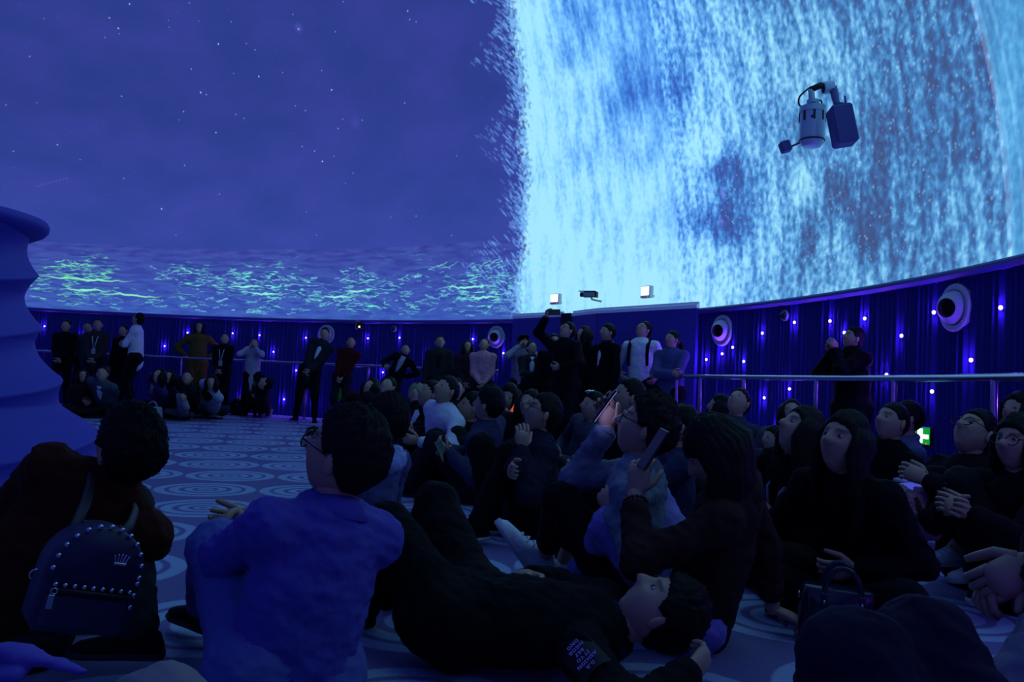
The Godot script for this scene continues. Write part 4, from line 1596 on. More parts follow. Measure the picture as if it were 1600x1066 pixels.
func build_handbag(at: Vector3, yaw: float, label: String, size: Vector3, c: Color, rough: float, fine: bool) -> void:
	var o := thing("handbag", label, "handbag", at)
	o.rotation.y = yaw
	var m := plain("handbag" + c.to_html(), c, rough)
	var steel := plain("bag_steel", Color(0.75, 0.77, 0.82), 0.25, 1.0)
	var w := size.x
	var h := size.y
	var d := size.z
	var outl := [Vector2(-w * 0.5, 0.0), Vector2(w * 0.5, 0.0), Vector2(w * 0.52, h * 0.3), Vector2(w * 0.47, h * 0.85), Vector2(w * 0.43, h), Vector2(-w * 0.43, h), Vector2(-w * 0.47, h * 0.85), Vector2(-w * 0.52, h * 0.3)]
	var mb := MB.new()
	pillow(mb, Transform3D.IDENTITY, outl, [[-d * 0.5, 0.93], [-d * 0.42, 1.0], [d * 0.42, 1.0], [d * 0.5, 0.93]])
	var body := obj("body", mb, m, o)
	for e in [-1, 1]:
		mb = MB.new()
		var pts := []
		var rad := []
		for i in 13:
			var a := PI * i / 12
			pts.append(Vector3(cos(a) * w * 0.22, h * 0.86 + sin(a) * h * 0.52, e * d * 0.44))
			rad.append(0.006 + 0.004 * float(fine))
		mb.tube(pts, rad, 8)
		obj("handle", mb, m, o)
		if fine:
			for k in [-1, 1]:
				mb = MB.new()
				mb.box(Transform3D(Basis.IDENTITY, Vector3(k * w * 0.22, h * 0.80, e * d * 0.49)), Vector3(0.022, 0.05, 0.008), 0.003)
				obj("handle_tab", mb, m, o)
				mb = MB.new()
				mb.ell(Transform3D(Basis.from_scale(Vector3(0.006, 0.006, 0.004)), Vector3(k * w * 0.22, h * 0.775, e * d * 0.49 + e * 0.005)), 8, 6)
				obj("rivet", mb, steel, o)
				mb = MB.new()
				mb.ell(Transform3D(Basis.from_scale(Vector3(0.007, 0.007, 0.005)), Vector3(k * w * 0.44, h * 0.88, e * d * 0.40)), 8, 6)
				obj("rivet", mb, steel, o)
	if fine:
		for k in [-1, 1]:
			mb = MB.new()
			mb.tube([Vector3(k * w * 0.40, 0.01, d * 0.50), Vector3(k * w * 0.40, h * 0.9, d * 0.49)], [0.003, 0.003], 5)
			obj("seam", mb, plain("seam", Color(0.12, 0.10, 0.12), 0.5), body)
			mb = MB.new()
			mb.ring(Transform3D(Basis(Vector3.FORWARD, PI / 2), Vector3(k * w * 0.50, h * 0.8, 0)), 0.012, 0.003, 12, 5)
			obj("side_ring", mb, steel, o)

func add_texts(who: Node3D) -> void:
	# printed patch on the upper sleeve of the lying figure
	var sh: Vector3 = who.get_meta("shoulders")[0]
	var el: Vector3 = who.get_meta("elbows")[0]
	var y := (el - sh).normalized()
	var c := sh.lerp(el, 0.28)
	var eye := Vector3(0, 0.88, 0) - who.position - c
	var n := (eye - y * eye.dot(y)).normalized()
	var x := y.cross(n)
	var r: float = who.get_meta("arm_r")
	var patch := MB.new()
	for i in 9:          # strip curved round the sleeve
		var a := lerpf(-0.75, 0.75, i / 8.0)
		var d := x * sin(a) + n * cos(a)
		for q in [-0.075, 0.075]:
			patch.p(c + d * (r + 0.009) + y * q)
	for i in 8:
		patch.quad(i * 2, i * 2 + 1, i * 2 + 3, i * 2 + 2)
	obj("sleeve_patch", patch, plain("patch_black", Color(0.012, 0.012, 0.02), 0.8), who)
	var font := SystemFont.new()
	font.font_names = ["Droid Sans"]
	font.font_weight = 700
	var lines := ["D.R", "ASHION", "IT YO", "857", "NGOR", "ONO"]
	for i in lines.size():
		var t := TextMesh.new()
		t.text = lines[i]
		t.font = font
		t.font_size = 16
		t.pixel_size = 0.0011
		t.depth = 0.002
		t.curve_step = 2.0
		var k := MeshInstance3D.new()
		k.name = "patch_lettering"
		k.mesh = t
		k.material_override = plain("patch_print", Color(0.62, 0.50, 0.80), 0.7)
		who.add_child(k, true)
		k.transform = Transform3D(Basis(x, y, n), c + n * (r + 0.012) + y * (0.055 - i * 0.022))

func add_details(done: Dictionary) -> void:
	var white := cloth(Color(0.75, 0.77, 0.82))
	var black := cloth(Color(0.03, 0.03, 0.035))
	# two white stripes round the black sleeve
	var w: Node3D = done["p8"]
	var sh: Array = w.get_meta("shoulders")
	var el: Array = w.get_meta("elbows")
	for e in 2:
		for q in [0.36, 0.50]:
			var mb := MB.new()
			var c: Vector3 = sh[e].lerp(el[e], q)
			var d: Vector3 = (el[e] - sh[e]).normalized() * 0.013
			var r: float = w.get_meta("arm_r") * 0.95
			mb.tube([c - d, c - d * 0.8, c + d * 0.8, c + d], [r, r + 0.006, r + 0.006, r], 18, Vector3.ZERO, 1.0, false)
			obj("sleeve_stripe", mb, white, w)
	# strap across the pale shirt
	w = done["p5"]
	var ax: Array = w.get_meta("axes")
	var N: Vector3 = w.get_meta("neck")
	sh = w.get_meta("shoulders")
	var mb := MB.new()
	var s0: Vector3 = sh[0].lerp(sh[1], 0.25) + ax[1] * 0.055
	mb.tube([s0 - ax[2] * 0.09 - ax[1] * 0.12, s0, s0 + ax[2] * 0.085 - ax[1] * 0.08, N + ax[2] * 0.135 - ax[1] * 0.25 - ax[0] * 0.02, N + ax[2] * 0.14 - ax[1] * 0.42 - ax[0] * 0.10], [0.016, 0.016, 0.016, 0.016, 0.016], 8, ax[2], 2.5)
	obj("strap", mb, black, w)
	# backpack straps on the white T-shirt
	w = done["s19"]
	ax = w.get_meta("axes")
	sh = w.get_meta("shoulders")
	for e in 2:
		mb = MB.new()
		var a: Vector3 = sh[e].lerp(sh[1 - e], 0.16)
		mb.tube([a - ax[2] * 0.14 - ax[1] * 0.05, a + ax[1] * 0.095 + ax[2] * 0.01, a + ax[2] * 0.115 + ax[1] * 0.0, a + ax[2] * 0.155 - ax[1] * 0.12, a + ax[2] * 0.152 - ax[1] * 0.24], [0.022, 0.024, 0.024, 0.022, 0.018], 8, ax[2], 2.2)
		obj("backpack_strap", mb, black, w)
	# white headband
	w = done["p10b"]
	var ht: Transform3D = w.get_meta("head")
	mb = MB.new()
	mb.ring(ht * Transform3D(Basis(Vector3.RIGHT, PI / 2 - 0.25) * Basis.from_scale(Vector3(1.0, 1, 1.15)), Vector3(0, 0.02, 0.02)), 0.095, 0.006, 28, 6, PI, TAU)
	obj("headband", mb, white, w)
	# sunglasses pushed up on the hair
	w = done["m8"]
	ht = w.get_meta("head")
	mb = MB.new()
	for e in [-1, 1]:
		mb.ell(ht * Transform3D(Basis(Vector3.RIGHT, -0.9) * Basis.from_scale(Vector3(0.032, 0.024, 0.006)), Vector3(e * 0.034, 0.112, 0.068)), 12, 6)
	obj("sunglasses", mb, plain("sunglass", Color(0.35, 0.5, 0.6), 0.08, 0.9), w)
	# pale stripes down the navy jacket
	w = done["m5"]
	ax = w.get_meta("axes")
	N = w.get_meta("neck")
	for q in [0.0, 0.03]:
		mb = MB.new()
		mb.tube([N + ax[0] * (0.085 + q) - ax[1] * 0.03 - ax[2] * 0.02, N + ax[0] * (0.10 + q) + ax[2] * 0.085 - ax[1] * 0.10, N + ax[0] * (0.085 + q) + ax[2] * 0.125 - ax[1] * 0.22], [0.007, 0.007, 0.007], 6)
		obj("jacket_stripe", mb, cloth(Color(0.34, 0.34, 0.52)), w)
	# bead bracelet
	w = done["p4"]
	var hand: Vector3 = w.get_meta("hands")[0]
	var fore: Vector3 = (hand - w.get_meta("elbows")[0]).normalized()
	mb = MB.new()
	var bt := Transform3D(Basis(Quaternion(Vector3.UP, fore)), hand - fore * 0.035)
	for i in 16:
		mb.ell(Transform3D(Basis.from_scale(Vector3.ONE * 0.0075), bt * Vector3(cos(TAU * i / 16) * 0.037, 0, sin(TAU * i / 16) * 0.037)), 7, 5)
	obj("bead_bracelet", mb, plain("bead", Color(0.05, 0.03, 0.03), 0.3), w)
	# pale hood bunched behind the neck of the figure behind the denim shirt
	w = done["m1"]
	ax = w.get_meta("axes")
	N = w.get_meta("neck")
	mb = MB.new()
	var b := []
	for i in 7:
		var a := lerpf(-1.3, 1.3, i / 6.0)
		b.append(N - ax[2] * (0.085 * cos(a)) + ax[0] * 0.115 * sin(a) + ax[1] * (0.005 - 0.03 * cos(a)))
	var bones := []
	for i in 6:
		bones.append(bone(b[i], b[i + 1], 0.038, 0.038))
	snet(mb, bones, 0.012, 0.03, 0.012, 20.0)
	obj("hood", mb, cloth(Color(0.55, 0.58, 0.75)), w)

func build_carried(done: Dictionary) -> void:
	build_backpack(done["b"])
	build_handbag(Vector3(1.222, 0.0, -3.000), -0.27, "black leather handbag with two handles and metal rivets on the carpet", Vector3(0.285, 0.20, 0.12), Color(0.10, 0.09, 0.20), 0.25, true)
	build_handbag(Vector3(-5.533, 0.0, -12.898), 0.31, "white handbag with dark handles standing on the far carpet", Vector3(0.30, 0.22, 0.12), Color(0.62, 0.62, 0.64), 0.6, false)
	phone("lit phone held up beside the face of the pale-shirted figure", Vector3(0.370, 0.803, -3.200), Basis(Vector3(0.136, 0.029, -0.990), Vector3(0.550, 0.829, 0.100), Vector3(0.824, -0.558, 0.096)), Color(0.62, 0.62, 1.00), 1.60)
	phone("dark phone held up by the figure in the brown shirt", Vector3(0.478, 0.680, -2.720), Basis(Vector3(-0.192, 0.113, -0.975), Vector3(0.507, 0.862, 0.000), Vector3(0.840, -0.494, -0.223)))
	phone("phone held high by the figure in the doorway", Vector3(0.498, 1.747, -10.050), Basis(Vector3(-0.049, 0.979, -0.196), Vector3(0.999, 0.050, 0.000), Vector3(0.010, -0.196, -0.981)))
	phone("phone glowing orange in the middle of the crowd", Vector3(0.037, 0.652, -6.750), Basis(Vector3(0.425, -0.460, -0.779), Vector3(0.518, 0.830, -0.207), Vector3(0.742, -0.316, 0.591)), Color(1.00, 0.45, 0.20), 0.50)
	phone("dark phone held low by the grey-blue jacket in mid crowd", Vector3(-0.434, 0.389, -5.550), Basis(Vector3(0.575, 0.287, -0.766), Vector3(-0.447, 0.894, 0.000), Vector3(0.685, 0.343, 0.643)))
	phone("phone glowing blue above the pink jacket at the right", Vector3(1.814, 0.475, -3.750), Basis(Vector3(0.153, -0.921, 0.358), Vector3(0.986, 0.164, 0.000), Vector3(-0.059, 0.353, 0.934)), Color(0.35, 0.40, 1.00), 0.55)
	# green plastic bag in the hand of the red-shirted figure
	var bag := thing("plastic_bag", "small bright green plastic bag hanging from the hand of the red shirt", "bag", Vector3(-2.928, 0.398, -14.350))
	var mb := MB.new()
	pillow(mb, Transform3D.IDENTITY, [Vector2(-0.09, 0.02), Vector2(0.0, 0.0), Vector2(0.09, 0.02), Vector2(0.11, 0.12), Vector2(0.075, 0.24), Vector2(0.03, 0.29), Vector2(-0.03, 0.29), Vector2(-0.075, 0.24), Vector2(-0.11, 0.12)], [[-0.05, 0.55], [-0.035, 0.9], [0.0, 1.0], [0.035, 0.9], [0.05, 0.55]])
	var gm := plain("bag_green", Color(0.22, 0.85, 0.15), 0.4)
	gm.backlight_enabled = true
	gm.backlight = Color(0.1, 0.4, 0.05)
	obj("sack", mb, gm, bag)
	mb = MB.new()
	for e in [-1, 1]:
		mb.tube([Vector3(e * 0.03, 0.28, 0), Vector3(e * 0.035, 0.34, 0), Vector3(0, 0.40, 0)], [0.012, 0.01, 0.008], 6)
	obj("handle", mb, gm, bag)
	# lavender cloth standing in for a sleeve over the beige thigh, bottom left
	var lc := thing("sleeve_cloth", "lavender cloth standing in for a sleeve across the beige thigh at the bottom left", "cloth", Vector3(-0.640, 0.485, -1.100))
	mb = MB.new()
	snet(mb, [bone(Vector3(-0.16, 0.02, 0), Vector3(0.02, 0.02, 0.01), 0.018, 0.015), bone(Vector3(0.02, 0.02, 0.01), Vector3(0.11, -0.005, 0.02), 0.015, 0.009), bone(Vector3(-0.14, -0.02, 0.03), Vector3(0.03, -0.012, 0.03), 0.022, 0.014)], 0.008, 0.02, 0.005, 14.0)
	obj("cloth", mb, cloth(Color(0.36, 0.31, 0.62)), lc)
	lc.scale = Vector3(1.0, 0.6, 1.0)
	# pink jacket bundled on a lap at the right
	var pj := thing("jacket", "pink jacket bundled up in front of the glasses-wearing figure at the right", "jacket", Vector3(1.823, 0.344, -3.750))
	mb = MB.new()
	var bl := [bone(Vector3(-0.10, 0.0, 0), Vector3(0.06, 0.04, 0), 0.07, 0.06), bone(Vector3(-0.02, 0.03, 0.03), Vector3(0.05, 0.14, 0.0), 0.06, 0.04), bone(Vector3(-0.10, -0.03, 0.05), Vector3(0.10, -0.05, 0.05), 0.05, 0.045), bone(Vector3(0.0, 0.10, 0.02), Vector3(-0.06, 0.16, 0.02), 0.035, 0.03)]
	snet(mb, bl, 0.011, 0.03, 0.02, 16.0)
	obj("cloth", mb, cloth(Color(0.62, 0.44, 0.52)), pj)
	pj.scale = Vector3.ONE * 0.82
	mb = MB.new()
	mb.tube([Vector3(0.0, 0.13, 0.075), Vector3(0.02, 0.05, 0.10), Vector3(0.04, 0.0, 0.10)], [0.012, 0.014, 0.012], 8, Vector3.BACK, 2.0)
	obj("trim_strip", mb, cloth(Color(0.3, 0.14, 0.16)), pj)

func build_people() -> void:
	var done := {}
	for S in people():
		var o := person(S)
		done[S.get("id", "")] = o
	add_details(done)
	add_texts(done["p3"])
	build_carried(done)

func people() -> Array:
	return [
		{"id": "s1", "label": "person in a black top standing at the far left beside the wavy column", "at": [-8.550, -15.823], "yaw": 5, "H": 1.651, "hc": [0.000, 1.532, 0.000], "look": [5.000, 22.000, 0.000], "P": [0.000, 0.874, 0.000], "lh": [0.046, 0.903, 0.191], "rh": [-0.011, 0.903, 0.206], "top": Color(0.05, 0.05, 0.06), "leg": Color(0.05, 0.05, 0.06)},
		{"id": "s2a", "label": "person standing half hidden behind the figure with the badge at the far left", "at": [-8.255, -16.064], "yaw": 10, "H": 1.646, "hc": [0.000, 1.527, 0.000], "look": [10.000, 22.000, 0.000], "P": [0.000, 0.871, 0.000], "top": Color(0.25, 0.26, 0.3), "leg": Color(0.1, 0.1, 0.12)},
		{"id": "s2", "label": "person in a grey-brown jacket with a white badge, hands folded, at the far left", "at": [-7.861, -15.666], "yaw": 10, "H": 1.697, "hc": [0.000, 1.575, 0.000], "look": [10.000, 22.000, 0.000], "P": [0.000, 0.898, 0.000], "lh": [0.064, 0.928, 0.191], "rh": [0.007, 0.928, 0.212], "top": Color(0.2, 0.19, 0.18), "leg": Color(0.1, 0.1, 0.12), "lanyard": Color(0.78, 0.79, 0.82)},
		{"id": "s3a", "label": "person in black mostly hidden behind the white-shirted figure with crossed arms", "at": [-7.527, -16.006], "yaw": -20, "H": 1.614, "hc": [0.000, 1.498, 0.000], "look": [-20.000, 22.000, 0.000], "P": [0.000, 0.854, 0.000], "top": Color(0.05, 0.05, 0.06), "leg": Color(0.05, 0.05, 0.06)},
		{"id": "s3", "label": "person in a white shirt standing with crossed arms in profile, far left", "at": [-6.991, -15.414], "yaw": -75, "H": 1.827, "hc": [0.000, 1.696, 0.000], "look": [-95.000, 28.000, 0.000], "P": [0.000, 0.967, 0.000], "lh": [-0.230, 1.204, -0.027], "rh": [-0.201, 1.225, 0.165], "top": Color(0.78, 0.79, 0.82), "leg": Color(0.05, 0.05, 0.06), "top_name": "shirt", "jacket": false, "fat": 1.1, "cell": 0.02, "lh_e": [-0.145, -0.645, 0.706], "rh_e": [-0.478, -0.645, -0.539]},
		{"id": "s4", "label": "person in a long olive dress standing with hands on hips", "at": [-6.200, -16.348], "yaw": 20, "H": 1.765, "hc": [0.000, 1.638, 0.000], "look": [20.000, 35.000, 0.000], "P": [0.000, 0.934, 0.000], "lh": [0.209, 1.059, -0.032], "rh": [-0.181, 1.059, 0.110], "top": Color(0.34, 0.28, 0.12), "leg": Color(0.34, 0.28, 0.12), "top_name": "dress", "hem": 0.42, "hair": "bob", "fat": 1.08, "lh_e": [0.869, 0.000, -0.648], "rh_e": [-1.082, 0.000, 0.062]},
		{"id": "s5", "label": "person in black with a white lanyard standing right of the olive dress", "at": [-5.386, -15.506], "yaw": 0, "H": 1.526, "hc": [0.000, 1.416, 0.000], "look": [0.000, 40.000, 0.000], "P": [0.000, 0.808, 0.000], "lh": [0.027, 0.835, 0.179], "rh": [-0.027, 0.835, 0.188], "top": Color(0.05, 0.05, 0.06), "leg": Color(0.05, 0.05, 0.06), "hem": 0.35, "lanyard": Color(0.78, 0.79, 0.82), "hair": "buzz", "top_name": "coat"},
		{"id": "s6", "label": "person in a pale jacket raising both hands to the face at the rail", "at": [-4.773, -15.330], "yaw": 5, "H": 1.449, "hc": [0.000, 1.345, 0.000], "look": [0.000, 35.000, 0.000], "P": [0.000, 0.767, 0.000], "lh": [0.074, 1.279, 0.165], "rh": [-0.045, 1.279, 0.175], "top": Color(0.6, 0.6, 0.65), "leg": Color(0.05, 0.05, 0.06), "hem": 0.22, "hair": "short", "lh_e": [0.694, -0.682, 0.110], "rh_e": [-0.665, -0.682, 0.229]},
		{"id": "s7", "label": "person in a dark jacket with a white collar standing before the far air nozzle", "at": [-3.518, -14.528], "yaw": 5, "H": 1.67, "hc": [0.220, 1.550, 0.000], "look": [0.000, 22.000, 0.000], "P": [0.000, 0.884, 0.000], "lh": [0.046, 0.914, 0.193], "rh": [-0.011, 0.914, 0.208], "top": Color(0.12, 0.14, 0.17), "leg": Color(0.05, 0.05, 0.06), "hem": 0.14, "shirt": Color(0.78, 0.79, 0.82), "shirt_w": 0.045, "fat": 1.1, "lf": [0.146, 0.084, 0.086], "rf": [-0.163, 0.084, 0.162]},
		{"id": "s8", "label": "person in a dark red shirt holding a green bag by the rail", "at": [-2.905, -14.309], "yaw": 5, "H": 1.525, "hc": [0.120, 1.415, 0.000], "look": [10.000, 35.000, 0.000], "P": [0.000, 0.807, 0.000], "lh": [0.034, 0.789, 0.177], "rh": [-0.036, 0.753, 0.201], "top": Color(0.26, 0.05, 0.07), "leg": Color(0.09, 0.09, 0.15), "jacket": false, "top_name": "shirt"},
		{"id": "s9", "label": "person in a plaid shirt and dark jacket leaning back on the rail, looking up", "at": [-1.939, -13.552], "yaw": -5, "H": 1.407, "hc": [0.200, 1.306, 0.000], "look": [15.000, 50.000, 0.000], "P": [0.000, 0.745, 0.000], "lh": [0.210, 0.869, -0.023], "rh": [-0.098, 1.035, 0.174], "top": Color(0.05, 0.05, 0.06), "leg": Color(0.1, 0.1, 0.12), "shirt": Color(0.55, 0.57, 0.62), "shirt_w": 0.065, "hair": "buzz"},
		{"id": "s10", "label": "person in an open dark olive jacket standing left of the pink sweater", "at": [-1.158, -13.291], "yaw": 0, "H": 1.568, "hc": [0.000, 1.455, 0.000], "look": [10.000, 22.000, 0.000], "P": [0.000, 0.830, 0.000], "top": Color(0.14, 0.15, 0.15), "leg": Color(0.05, 0.05, 0.06), "shirt": Color(0.05, 0.05, 0.06), "collar_col": Color(0.4, 0.42, 0.45), "fat": 1.12},
		{"id": "s11", "label": "person with bobbed hair in a dark patterned top left of the pink sweater", "at": [-0.688, -12.863], "yaw": 5, "H": 1.486, "hc": [0.000, 1.380, 0.000], "look": [5.000, 30.000, 0.000], "P": [0.000, 0.787, 0.000], "lh": [0.041, 0.813, 0.172], "rh": [-0.010, 0.813, 0.185], "top": Color(0.16, 0.11, 0.14), "leg": Color(0.05, 0.05, 0.06), "hair": "bob"},
		{"id": "s12", "label": "person in a pink sweater with hands folded near the second air nozzle", "at": [-0.418, -12.486], "yaw": 0, "H": 1.519, "hc": [0.000, 1.410, 0.000], "look": [-15.000, 35.000, 0.000], "P": [0.000, 0.804, 0.000], "lh": [0.027, 0.831, 0.179], "rh": [-0.027, 0.831, 0.188], "top": Color(0.68, 0.48, 0.54), "leg": Color(0.1, 0.1, 0.12), "jacket": false, "top_name": "sweater"},
		{"id": "s13", "label": "person in a black cap photographing, left of the doorway", "at": [0.172, -12.700], "yaw": 0, "H": 1.608, "hc": [0.000, 1.493, 0.000], "look": [20.000, 25.000, 0.000], "P": [0.000, 0.852, 0.000], "lh": [0.066, 1.419, 0.189], "rh": [-0.066, 1.419, 0.189], "top": Color(0.5, 0.5, 0.55), "leg": Color(0.1, 0.1, 0.12), "cap": "brim", "cap_col": Color(0.05, 0.05, 0.06), "lh_e": [0.757, -0.757, 0.189], "rh_e": [-0.757, -0.757, 0.189]},
		{"id": "s14", "label": "person in a dark jacket over a white shirt in front of the black cap", "at": [0.286, -11.900], "yaw": 5, "H": 1.476, "hc": [0.000, 1.370, 0.000], "look": [30.000, 30.000, 0.000], "P": [0.000, 0.781, 0.000], "lh": [-0.054, 0.972, 0.179], "rh": [0.103, 0.990, 0.183], "top": Color(0.12, 0.15, 0.15), "leg": Color(0.05, 0.05, 0.06), "shirt": Color(0.78, 0.79, 0.82), "shirt_w": 0.05, "hem": 0.12, "lh_e": [0.542, -0.521, 0.214], "rh_e": [-0.496, -0.521, 0.305]},
		{"id": "s15", "label": "person in black with glasses holding a phone high overhead in the doorway", "at": [0.677, -10.200], "yaw": -35, "H": 1.649, "hc": [0.000, 1.531, 0.000], "look": [-60.000, 35.000, 0.000], "P": [0.000, 0.873, 0.000], "lh": [-0.075, 1.087, 0.208], "rh": [-0.269, 1.688, -0.022], "top": Color(0.05, 0.05, 0.06), "leg": Color(0.05, 0.05, 0.06), "glasses": true, "hem": 0.25, "cell": 0.018, "fat": 1.12, "rh_e": [-0.739, 0.097, -0.636], "rh_d": [0.103, 0.970, 0.191], "lh_e": [0.795, -0.291, 0.557]},
		{"id": "s16", "label": "person with a pale forehead mostly hidden behind the figure with the raised phone", "at": [0.589, -11.600], "yaw": 0, "H": 1.575, "hc": [0.000, 1.462, 0.000], "look": [10.000, 15.000, 0.000], "P": [0.000, 0.834, 0.000], "top": Color(0.05, 0.05, 0.06), "leg": Color(0.05, 0.05, 0.06), "glasses": true},
		{"id": "s17", "label": "person with long dark hair standing behind the figure with the raised phone", "at": [0.955, -11.000], "yaw": -10, "H": 1.661, "hc": [0.000, 1.541, 0.000], "look": [-60.000, 20.000, 0.000], "P": [0.000, 0.879, 0.000], "top": Color(0.05, 0.05, 0.06), "leg": Color(0.05, 0.05, 0.06), "hair": "long", "hem": 0.3},
		{"id": "s18", "label": "person in a black suit with a white collar standing in profile in the doorway", "at": [1.223, -10.600], "yaw": -62, "H": 1.68, "hc": [0.000, 1.559, 0.000], "look": [-68.000, 12.000, 0.000], "P": [0.000, 0.889, 0.000], "top": Color(0.04, 0.04, 0.05), "leg": Color(0.05, 0.05, 0.06), "hem": 0.22, "collar_col": Color(0.78, 0.79, 0.82), "shirt": Color(0.78, 0.79, 0.82), "shirt_w": 0.04, "cell": 0.018, "fat": 1.1},
		{"id": "s19", "label": "person in a white T-shirt with black backpack straps, looking up", "at": [1.650, -10.400], "yaw": -25, "H": 1.719, "hc": [0.000, 1.595, 0.000], "look": [-55.000, 35.000, 0.000], "P": [0.000, 0.910, 0.000], "lh": [0.150, 1.011, 0.204], "rh": [-0.261, 1.031, 0.034], "top": Color(0.78, 0.79, 0.82), "leg": Color(0.05, 0.05, 0.06), "jacket": false, "top_name": "t_shirt", "sleeve": 0.3, "glasses": true, "hem": 0.1, "cell": 0.018, "fat": 1.12},
		{"id": "s20", "label": "person in a denim jacket with crossed arms right of the white T-shirt", "at": [1.921, -9.900], "yaw": -35, "H": 1.579, "hc": [0.000, 1.466, 0.000], "look": [-60.000, 15.000, 0.000], "P": [0.000, 0.836, 0.000], "lh": [-0.167, 1.041, 0.110], "rh": [-0.041, 1.059, 0.221], "top": Color(0.26, 0.28, 0.42), "leg": Color(0.05, 0.05, 0.06), "hair": "pony", "cell": 0.018, "hem": 0.12, "fat": 1.1, "lh_e": [0.297, -0.557, 0.548], "rh_e": [-0.616, -0.557, -0.091]},
		{"id": "s21", "label": "person in black leaning on the near handrail with clasped hands at the mouth", "at": [3.003, -7.261], "yaw": -75, "H": 1.503, "hc": [0.000, 1.395, 0.000], "look": [-85.000, 22.000, 0.000], "P": [0.000, 0.796, 0.000], "lh": [-0.181, 1.282, 0.076], "rh": [-0.195, 1.264, 0.025], "top": Color(0.03, 0.03, 0.04), "leg": Color(0.05, 0.05, 0.06), "cell": 0.016, "fat": 1.25, "hem": 0.25, "lh_e": [-0.033, -0.796, 0.558], "rh_e": [-0.308, -0.796, -0.467], "lh_d": [-0.427, 0.707, 0.114], "rh_d": [-0.427, 0.707, 0.114]},
		{"id": "b1", "label": "person in a grey suit sitting cross-legged by the column foot", "at": [-6.431, -13.287], "yaw": 8, "H": 1.68, "P": [0.000, 0.124, 0.000], "hc": [0.228, 0.692, 0.687], "look": [8.000, 25.000, 0.000], "lf": [-0.043, 0.089, 0.265], "rf": [0.142, 0.089, 0.299], "lf_k": [1.047, 0.247, 0.352], "rf_k": [-0.910, 0.247, 0.627], "lf_d": [-0.937, 0.000, 0.431], "rf_d": [1.020, 0.000, 0.156], "lh": [0.109, 0.296, 0.204], "rh": [-0.048, 0.296, 0.226], "top": Color(0.27, 0.3, 0.34), "leg": Color(0.05, 0.05, 0.06), "cell": 0.024, "shirt": Color(0.78, 0.79, 0.82), "shirt_w": 0.05},
		{"id": "b2", "label": "child with a pale face sitting left of the grey-suited person", "at": [-6.653, -13.041], "yaw": 30, "H": 1.45, "P": [0.000, 0.107, 0.000], "hc": [0.047, 0.645, 0.241], "look": [30.000, 25.000, 0.000], "lf": [0.052, 0.077, 0.226], "rf": [0.210, 0.077, 0.194], "lf_k": [0.952, 0.213, -0.057], "rf_k": [-0.525, 0.213, 0.796], "lf_d": [-0.611, 0.000, 0.648], "rf_d": [0.867, 0.000, -0.205], "lh": [0.153, 0.256, 0.128], "rh": [0.035, 0.256, 0.197], "top": Color(0.2, 0.1, 0.12), "leg": Color(0.1, 0.1, 0.12), "cell": 0.024, "hair": "bob"},
		{"id": "b3", "label": "person in a purple jacket sitting cross-legged behind the white handbag", "at": [-5.830, -13.953], "yaw": -10, "H": 1.68, "P": [0.000, 0.124, 0.000], "hc": [0.367, 0.700, 1.053], "look": [-20.000, 35.000, 0.000], "lf": [-0.122, 0.089, 0.239], "rf": [0.042, 0.089, 0.329], "lf_k": [0.887, 0.247, 0.658], "rf_k": [-1.059, 0.247, 0.315], "lf_d": [-1.025, 0.000, 0.120], "rf_d": [0.922, 0.000, 0.464], "lh": [0.040, 0.296, 0.228], "rh": [-0.116, 0.296, 0.200], "top": Color(0.22, 0.16, 0.34), "leg": Color(0.1, 0.1, 0.12), "cell": 0.024, "hair": "bob", "shirt": Color(0.5, 0.5, 0.55)},
		{"id": "b4", "label": "person in dark blue sitting behind the purple jacket", "at": [-6.155, -15.226], "yaw": 0, "H": 1.68, "P": [0.000, 0.124, 0.000], "hc": [0.442, 0.673, 1.326], "look": [0.000, 25.000, 0.000], "lf": [0.119, 0.084, 0.494], "rf": [-0.119, 0.084, 0.494], "lh": [0.049, 0.435, 0.415], "rh": [-0.049, 0.435, 0.415], "lf_k": [0.296, 0.988, 0.296], "rf_k": [-0.296, 0.988, 0.296], "top": Color(0.1, 0.13, 0.22), "leg": Color(0.1, 0.1, 0.12), "cell": 0.024, "hair": "bob"},
		{"id": "b5", "label": "person in a dark top sitting behind a small child", "at": [-5.498, -14.320], "yaw": 0, "H": 1.68, "P": [0.000, 0.124, 0.000], "hc": [0.358, 0.686, 1.120], "look": [0.000, 25.000, 0.000], "lf": [0.119, 0.084, 0.494], "rf": [-0.119, 0.084, 0.494], "lh": [0.049, 0.435, 0.415], "rh": [-0.049, 0.435, 0.415], "lf_k": [0.296, 0.988, 0.296], "rf_k": [-0.296, 0.988, 0.296], "top": Color(0.11, 0.13, 0.16), "leg": Color(0.1, 0.1, 0.12), "cell": 0.024},
		{"id": "b5c", "label": "small child in a pale patterned jacket sitting in a lap on the far carpet", "at": [-5.308, -13.561], "yaw": 0, "H": 1.05, "P": [0.000, 0.077, 0.000], "hc": [0.353, 0.411, 0.961], "look": [0.000, 10.000, 0.000], "lf": [-0.049, 0.056, 0.161], "rf": [0.062, 0.056, 0.198], "lf_k": [0.618, 0.154, 0.309], "rf_k": [-0.618, 0.154, 0.309], "lf_d": [-0.618, 0.000, 0.185], "rf_d": [0.618, 0.000, 0.185], "lh": [0.049, 0.185, 0.136], "rh": [-0.049, 0.185, 0.136], "top": Color(0.45, 0.47, 0.5), "leg": Color(0.3, 0.3, 0.36), "cell": 0.024, "hair": "short"},
